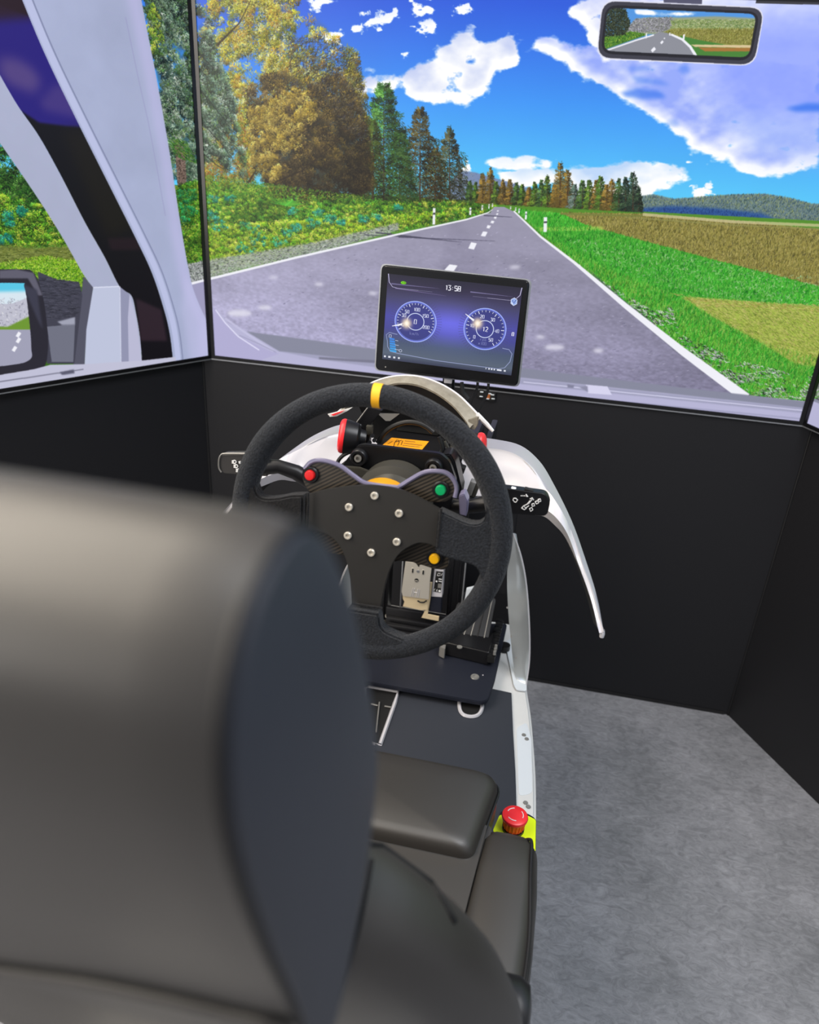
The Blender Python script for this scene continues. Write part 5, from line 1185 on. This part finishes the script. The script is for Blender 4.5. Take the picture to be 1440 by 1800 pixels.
    tl([(400, 600), (860, 604), (905, 590), (938, 540), (945, 480), (920, 452), (872, 448)], 5, (150, 160, 200), .95)
    for k in range(6): c.fill([(0, 0)], (0, 0, 0)) if False else tl([(44 + 2 * k, 478 + 18 * k), (82 + 4 * k, 480 + 18 * k)], 14, (60, 130 + 6 * k, 225))
    for k in range(3): tl([(88, 486 + 34 * k), (110 + 6 * k, 488 + 34 * k)], 3, (220, 225, 245))
    tl([(40, 448), (40, 468), (56, 468), (56, 448), (40, 448)], 3.5, (220, 225, 240)); ring(132, 560, 10, 3, (210, 215, 240))
    hx = [(912 + 24 * math.cos(a), 104 + 28 * math.sin(a)) for a in np.radians(np.arange(30, 391, 60))]
    c.lay(c.poly(hx, mapped=True), (150, 175, 235)); tl(hx, 4, (225, 232, 250)); tl([(900, 94), (912, 116), (926, 88)], 5, (60, 80, 150)); tl([(896, 110), (908, 124)], 4, (240, 244, 255))
    # task bar marks
    for X, s_ in ((12, 14), (44, 18), (82, 16), (118, 14)): c.lay(c.poly([(X, 610), (X + s_, 610), (X + s_, 624), (X, 624)], mapped=True), (225, 228, 238))
    for X, s_ in ((770, 5), (790, 10), (808, 12), (828, 10), (852, 34), (902, 14)): c.lay(c.poly([(X, 606), (X + s_, 606), (X + s_, 618), (X, 618)], mapped=True), (225, 228, 238))
    return c
TBL = [at(659.6, 650, Y=1.195), at(910, 679, Y=1.195), at(931.6, 493, Y=1.22), at(671, 465, Y=1.22)]
nrm = (TBL[1] - TBL[0]).cross(TBL[3] - TBL[0]).normalized(); nrm = -nrm if nrm.y > 0 else nrm
sc = thing('instrument_screen', 'small black-framed screen with two round gauges above the wheel', 'monitor', (TBL[0] + TBL[1]) / 2)
link('casing', plate(rq(TBL, .009, 6), -nrm * .016, .0022, 3), M['bezel'], sc)
link('rear_rim', plate(rq([p - nrm * .004 + (p - (TBL[0] + TBL[2]) / 2) * .022 for p in TBL], .009, 6), -nrm * .008, .001), M['silver'], sc, 'thin silver rim round the casing')
pl = TBL[0]
D = [onplane(x, y, pl + nrm * .0006, nrm) for x, y in ((672, 631), (899, 660), (919, 506), (682, 481))]
me = bpy.data.meshes.new('d'); me.from_pydata([tuple(v) for v in D], [], [(0, 1, 2, 3)]); uv = me.uv_layers.new()
for l, c_ in zip(uv.data, ((0, 0), (1, 0), (1, 1), (0, 1))): l.uv = c_
link('display', me, screen_mat('gauge_picture', paint_gauges().image('gauges')), sc, 'lit display reading 13:58 with speed and rev gauges', smooth_=False)
disc(onplane(678, 645, pl, nrm), nrm, .0012, M['grey'], 'status_light', sc)
link('stem', tube([at(789, 664, Y=1.215), at(789, 690, Y=1.225), at(785, 740, Y=1.23)], .010, 12), M['satin'], sc)
link('port_tab', box(at(788, 669, Y=1.205), (.013, .006, .008), .001), M['white'], sc)
link('lever', tube([at(812, 672, Y=1.2), at(813, 690, Y=1.2), at(822, 702, Y=1.2)], [.003, .004, .005], 10), M['rubber'], sc)
for i, (lab, P) in enumerate((('black cable hanging from the small screen, nearer its centre', [(840, 670), (839, 682), (834, 695), (828, 706), (822, 730), (815, 760)]), ('black cable hanging from the small screen, nearer its right end', [(859, 672), (858, 685), (853, 700), (845, 714), (835, 735), (822, 765)]))):
    cb_ = link('cable', tube(crv([at(x, y, Y=1.205 + .006 * k) for k, (x, y) in enumerate(P)], 5), .0022, 8), M['rubber']); tag(cb_, lab, 'cable')

# ------------------------------------------------------------------ wall socket under the front television
so = thing('wall_socket', 'small black socket panel on the wall just under the front television', 'socket', at(855, 694, Y=1.806))
link('cover', plate(rq([at(x, y, Y=1.8095) for x, y in ((838, 697), (842, 683), (873, 688), (869, 707))], .003), (0, -.004, 0), .001), M['blackplastic'], so)
for i, (x, y, w_, h_, m_) in enumerate(((846, 691, .010, .018, 'void'), (858, 697, .010, .012, 'orange'), (866, 699, .012, .018, 'void'))):
    link('outlet', box(at(x, y, Y=1.805), (w_, .002, h_), .0006), M[m_], so)
for x, y in ((847, 689), (846, 697), (861, 692), (866, 694), (867, 701), (857, 701)):
    link('contact', box(at(x, y, Y=1.8035), (.008, .0015, .0022), .0003), M['tape'], so)

# ------------------------------------------------------------------ emergency stop
es = thing('emergency_stop', 'red emergency stop button on a fluorescent yellow plate beside the seat', 'button', at(902, 1455, z=.40))
ZE = .405
link('bracket', plate(rq([at(x, y, z=ZE - .002) for x, y in ((880, 1424), (928, 1428), (943, 1438), (942, 1500), (868, 1470))], .006), (0, 0, -.105), .002), M['satin'], es)
link('yellow_plate', plate(rq([at(x, y, z=ZE) for x, y in ((878, 1434), (905, 1430), (928, 1435), (942, 1442), (941, 1500), (900, 1490), (866, 1462))], .004), (0, 0, .002), .0005), M['hi'], es, 'fluorescent yellow plate')
e0 = at(902, 1457, z=ZE + .002); EN = Vector((0, 0, 1))
link('base_ring', lathe(e0, EN, [(a * 1.15, b * 1.18) for a, b in [(0, .0145), (.004, .0145), (.004, 0)]], 32), M['satin'], es)
prof = []; bm = bmesh.new()
link('button_skirt', lathe(e0, EN, [(a * 1.15, b * 1.18) for a, b in [(.003, .0125), (.008, .0135), (.020, .0145)]], 32), M['mushside'], es, 'orange-red ribbed skirt')
for k in range(20):
    a = 2 * math.pi * k / 20; v = Vector((math.cos(a), math.sin(a), 0)); link('grip_rib', tube([e0 + v * .0156 + EN * .007, e0 + v * .0172 + EN * .0225], .0012, 6), M['mushside'], es)
link('mushroom_head', lathe(e0, EN, [(a * 1.15, b * 1.18) for a, b in [(.019, .0146), (.020, .0166), (.0225, .0172), (.0250, .0164), (.0262, .0145), (.0266, 0)]], 40), M['mush'], es)
for a0 in (100, 220, 340):
    link('arrow_arc', tube([e0 + Vector((math.cos(t), math.sin(t), 0)) * .0123 + EN * .0306 for t in np.radians(np.linspace(a0, a0 + 62, 10))], .0007, 6), M['printwhite'], es)

# ------------------------------------------------------------------ driver's seat
seat = thing('driver_seat', 'black leather car seat with tall headrest in the foreground', 'seat', (CXM, .6, ZT))
# headrest: lens-shaped side profile swept across
hb = [(.170, 1.022), (.157, 1.062), (.143, 1.105), (.127, 1.150), (.113, 1.195), (.107, 1.226), (.110, 1.251), (.126, 1.268), (.148, 1.271)]
hf = [(.167, 1.262), (.188, 1.238), (.208, 1.206), (.229, 1.163), (.245, 1.122), (.246, 1.092), (.234, 1.058), (.212, 1.030), (.190, 1.016)]
prof = [(p.x, p.y) for p in crv([(a, b, 0) for a, b in hb + hf + [hb[0]]], 4)][:-1]
pc = (sum(p[0] for p in prof) / len(prof), sum(p[1] for p in prof) / len(prof))
xr, xl = -.056, -.334
def sect(x, k, dz=0): return [Vector((x, pc[0] + (a - pc[0]) * k, pc[1] + (b - pc[1]) * k + dz)) for a, b in prof]
N_ = 26; rings = []
for i in range(N_ + 1):
    f_ = i / N_; x = xl + (xr - xl) * f_; e = min(f_, 1 - f_) * (xr - xl)
    k = 1.0 - .022 * max(0, 1 - e / .010) ** 2.2
    crown = .003 * math.sin(math.pi * f_) - .005 * (1 - f_)
    rings.append(sect(x, k, crown))
hr = link('headrest', loft(rings, caps=False), M['leather'], seat)
for x, s_, nm in ((xr, 1, 'right'), (xl, -1, 'left')):
    rr = [sect(x - s_ * .003, .968), sect(x + s_ * .002, .962)]
    for j in range(1, 9):
        q_ = j / 8; rr.append(sect(x + s_ * (.002 + .007 * (1 - (1 - q_) ** 2)), .962 * (1 - q_ ** 1.2 * .985)))
    link('side_panel', loft(rr, caps=True), M['leather_screenlit'], hr, 'black side panel, blue screen light put into its colour')
    link('piping', tube(sect(x - s_ * .001, .976), .0014, 8, closed=True), M['thread'], hr)
for x in (CXM - .07, CXM + .07):
    link('headrest_post', cyl((x, .285, .955), (x, .200, 1.06), .007), M['silver'], seat)
# backrest
def srect(cx_, cy_, hw, hd_, z, tilt=0, n=40, e=3.0, bulge=0):
    out = []
    for i in range(n):
        t = 2 * math.pi * i / n; c_, s_ = math.cos(t), math.sin(t)
        x = math.copysign(abs(c_) ** (2 / e), c_) * hw; y = math.copysign(abs(s_) ** (2 / e), s_) * hd_
        out.append(Vector((cx_ + x, cy_ + y, z + y * tilt)))
    return out
lv = [(.46, .225, .46, .05), (.50, .245, .455, .060), (.56, .252, .44, .066), (.62, .252, .425, .068), (.70, .243, .40, .068), (.76, .231, .38, .066), (.82, .213, .36, .062), (.87, .189, .342, .058), (.91, .158, .328, .054), (.935, .130, .320, .047), (.955, .112, .312, .042), (.99, .100, .302, .040), (1.02, .092, .292, .036), (1.04, .06, .288, .02)]
LV = crv([(a, b, c_) for a, b, c_, d in lv], 3); LD = crv([(a, d, 0) for a, b, c_, d in lv], 3)
bk = link('backrest', loft([srect(CXM - .06 * min(1, max(0, (1.0 - p.x) / .1)), p.z, p.y + .056 * min(1, max(0, (1.0 - p.x) / .1)), max(d.y, .004), p.x, tilt=.30, e=2.6) for p, d in zip(LV, LD)]), M['leather'], seat, auto=60)
from mathutils.bvhtree import BVHTree
TREES = {}
def ray_on(o, px, py, off=.001):
    if o.name not in TREES: TREES[o.name] = BVHTree.FromPolygons([v.co for v in o.data.vertices], [tuple(f.vertices) for f in o.data.polygons])
    r = Vector(tuple(ray(px, py))); base = root(o); loc, nn, _, _ = TREES[o.name].ray_cast(Vector(tuple(EYE)) - base, r)
    return (loc + base - r * off) if loc is not None else None
for nm, rad, pix in (('back_seam', .0024, [(648, 1484), (675, 1488), (705, 1500), (738, 1526), (768, 1566), (800, 1620)]), ('edge_roll', .0030, [(650, 1474), (680, 1478), (708, 1489), (740, 1512), (766, 1545)]), ('edge_roll', .0034, [(640, 1500), (628, 1560), (610, 1630), (586, 1700), (556, 1790)]), ('back_seam', .0022, [(632, 1500), (620, 1560), (602, 1630), (578, 1700), (546, 1795)])):
    P = [ray_on(bk, x, y, .0006) for x, y in catm(pix, 6)]; P = [p for p in P if p is not None]
    if len(P) > 2: link(nm, tube(P, rad, 8), M['void'] if nm == 'back_seam' else M['leather'], bk)
sts = []
for (x, y) in catm([(640, 1512), (632, 1560), (620, 1620), (604, 1680), (584, 1740), (566, 1800)], 7)[::1]:
    a = ray_on(bk, x + 14, y, .001); b = ray_on(bk, x + 12, y + 7, .001)
    if a is not None and b is not None: sts.append(tube([a, b], .0015, 6))
if sts: link('stitching', join(*sts), M['void'], bk, 'row of dark stitches', kind='stuff')
hs = [ray_on(hr, x, y, .0004) for x, y in catm([(4, 1692), (150, 1712), (300, 1742), (430, 1772), (520, 1792)], 6)]; hs = [p for p in hs if p is not None]
if len(hs) > 3:
    link('lower_seam', tube([hs[0] + (hs[0] - hs[1]) * 3] + hs, .0016, 8), M['void'], hr)
    link('edge_roll', tube([hs[0] + (hs[0] - hs[1]) * 3 + Vector((0, .001, -.006))] + [p + Vector((0, .001, -.0055)) for p in hs], .0032, 8), M['leather'], hr)
# recliner cover low on the right
rc = at(893, 1815, Y=.50)
link('recliner_cover', lathe(Vector((.040, .50, .565)), (1, 0, .0), [(-.03, 0), (-.03, .036), (.006, .036), (.016, .030), (.019, .016), (.019, 0)], 32), M['blackplastic'], seat)
# seat cushion: centre panel and right and left bolsters
ZC = .50
cc = [Vector((-.052, .728, ZC - .012)), Vector((-.075, .45, ZC - .03)), Vector((2 * CXM + .075, .45, ZC - .03)), Vector((2 * CXM + .052, .728, ZC - .012))]
link('cushion_centre', plate(rq([Vector((-.006, .80, ZC + .001)), Vector((-.036, .42, ZC - .012)), Vector((2 * CXM + .036, .42, ZC - .012)), Vector((2 * CXM + .006, .80, ZC + .001))], .01), (0, 0, -.12), .012, 4), M['leather'], seat)
for s_ in (1, -1):
    mx = lambda x: x if s_ > 0 else 2 * CXM - x
    rows_ = []
    ys = [(.815, .3), (.810, .62), (.795, .88), (.775, 1), (.72, 1.02), (.64, 1.0), (.56, .98), (.48, .95), (.40, .92)]
    for j, (yv, k) in enumerate(ys):
        xo = .052 + .006 * math.sin((.8 - yv) * 6) if yv < .8 else .047; xi = -.020 - (.79 - yv) * .10
        xo = [.030, .046, .057, .063, .066, .066, .063, .060, .056][j]; xi = [.006, -.010, -.018, -.022, -.026, -.032, -.040, -.048, -.053][j]
        cx_, hw = (xo + xi) / 2, (xo - xi) / 2
        zt_, zb = ZC - .10 + .105 * k + .0 * j, ZT + .012
        ring = []
        for i in range(28):
            t = 2 * math.pi * i / 28; c_, q_ = math.cos(t), math.sin(t); e = 4.2
            ring.append(Vector((mx(cx_ + math.copysign(abs(c_) ** (2 / e), c_) * hw), yv, (zt_ + zb) / 2 + math.copysign(abs(q_) ** (2 / e), q_) * (zt_ - zb) / 2)))
        rows_.append(ring)
    bo = link('cushion_bolster', loft(rows_), M['leather'], seat, auto=60)
    pp_ = [max(rows_[j], key=lambda v: v.x * s_ * 1.0 + v.z) for j in range(0, 9)]
    link('piping', tube(crv([p + Vector((s_ * .001, 0, .001)) for p in pp_], 4), .0024, 8), M['piping'], bo)
    link('piping', tube(crv([p + Vector((s_ * .004, 0, -.012)) for p in pp_], 4), .0016, 8), M['piping'], bo)
# thigh support in front
ext = [(-.003, .868), (-.026, .733), (2 * CXM + .026, .733), (2 * CXM + .003, .868)]
ol = rq([Vector((-.001, .885, 0)), Vector((-.024, .730, 0)), Vector((2 * CXM + .024, .730, 0)), Vector((2 * CXM + .001, .885, 0))], [.03, .018, .018, .03], 6)
cen = Vector((CXM, .81, 0)); rows_ = []
for z_, k in ((.42, .93), (.425, .985), (.45, 1.0), (.49, 1.0), (.506, .985), (.514, .955), (.519, .90), (.522, .78), (.524, .5), (.525, .15)):
    rows_.append([cen + (p - cen) * k + Vector((0, 0, z_ - (p.y - .73) * .02)) for p in ol])
ts = link('thigh_support', loft(rows_), M['leather'], seat, auto=60)
link('piping', tube([cen + (p - cen) * 1.003 + Vector((0, 0, .497 - (p.y - .73) * .02)) for p in ol], .0018, 8, closed=True), M['piping'], ts)
link('seat_base', box((CXM, .62, ZT + .047), (.36, .40, .082), .01), M['satin'], seat)
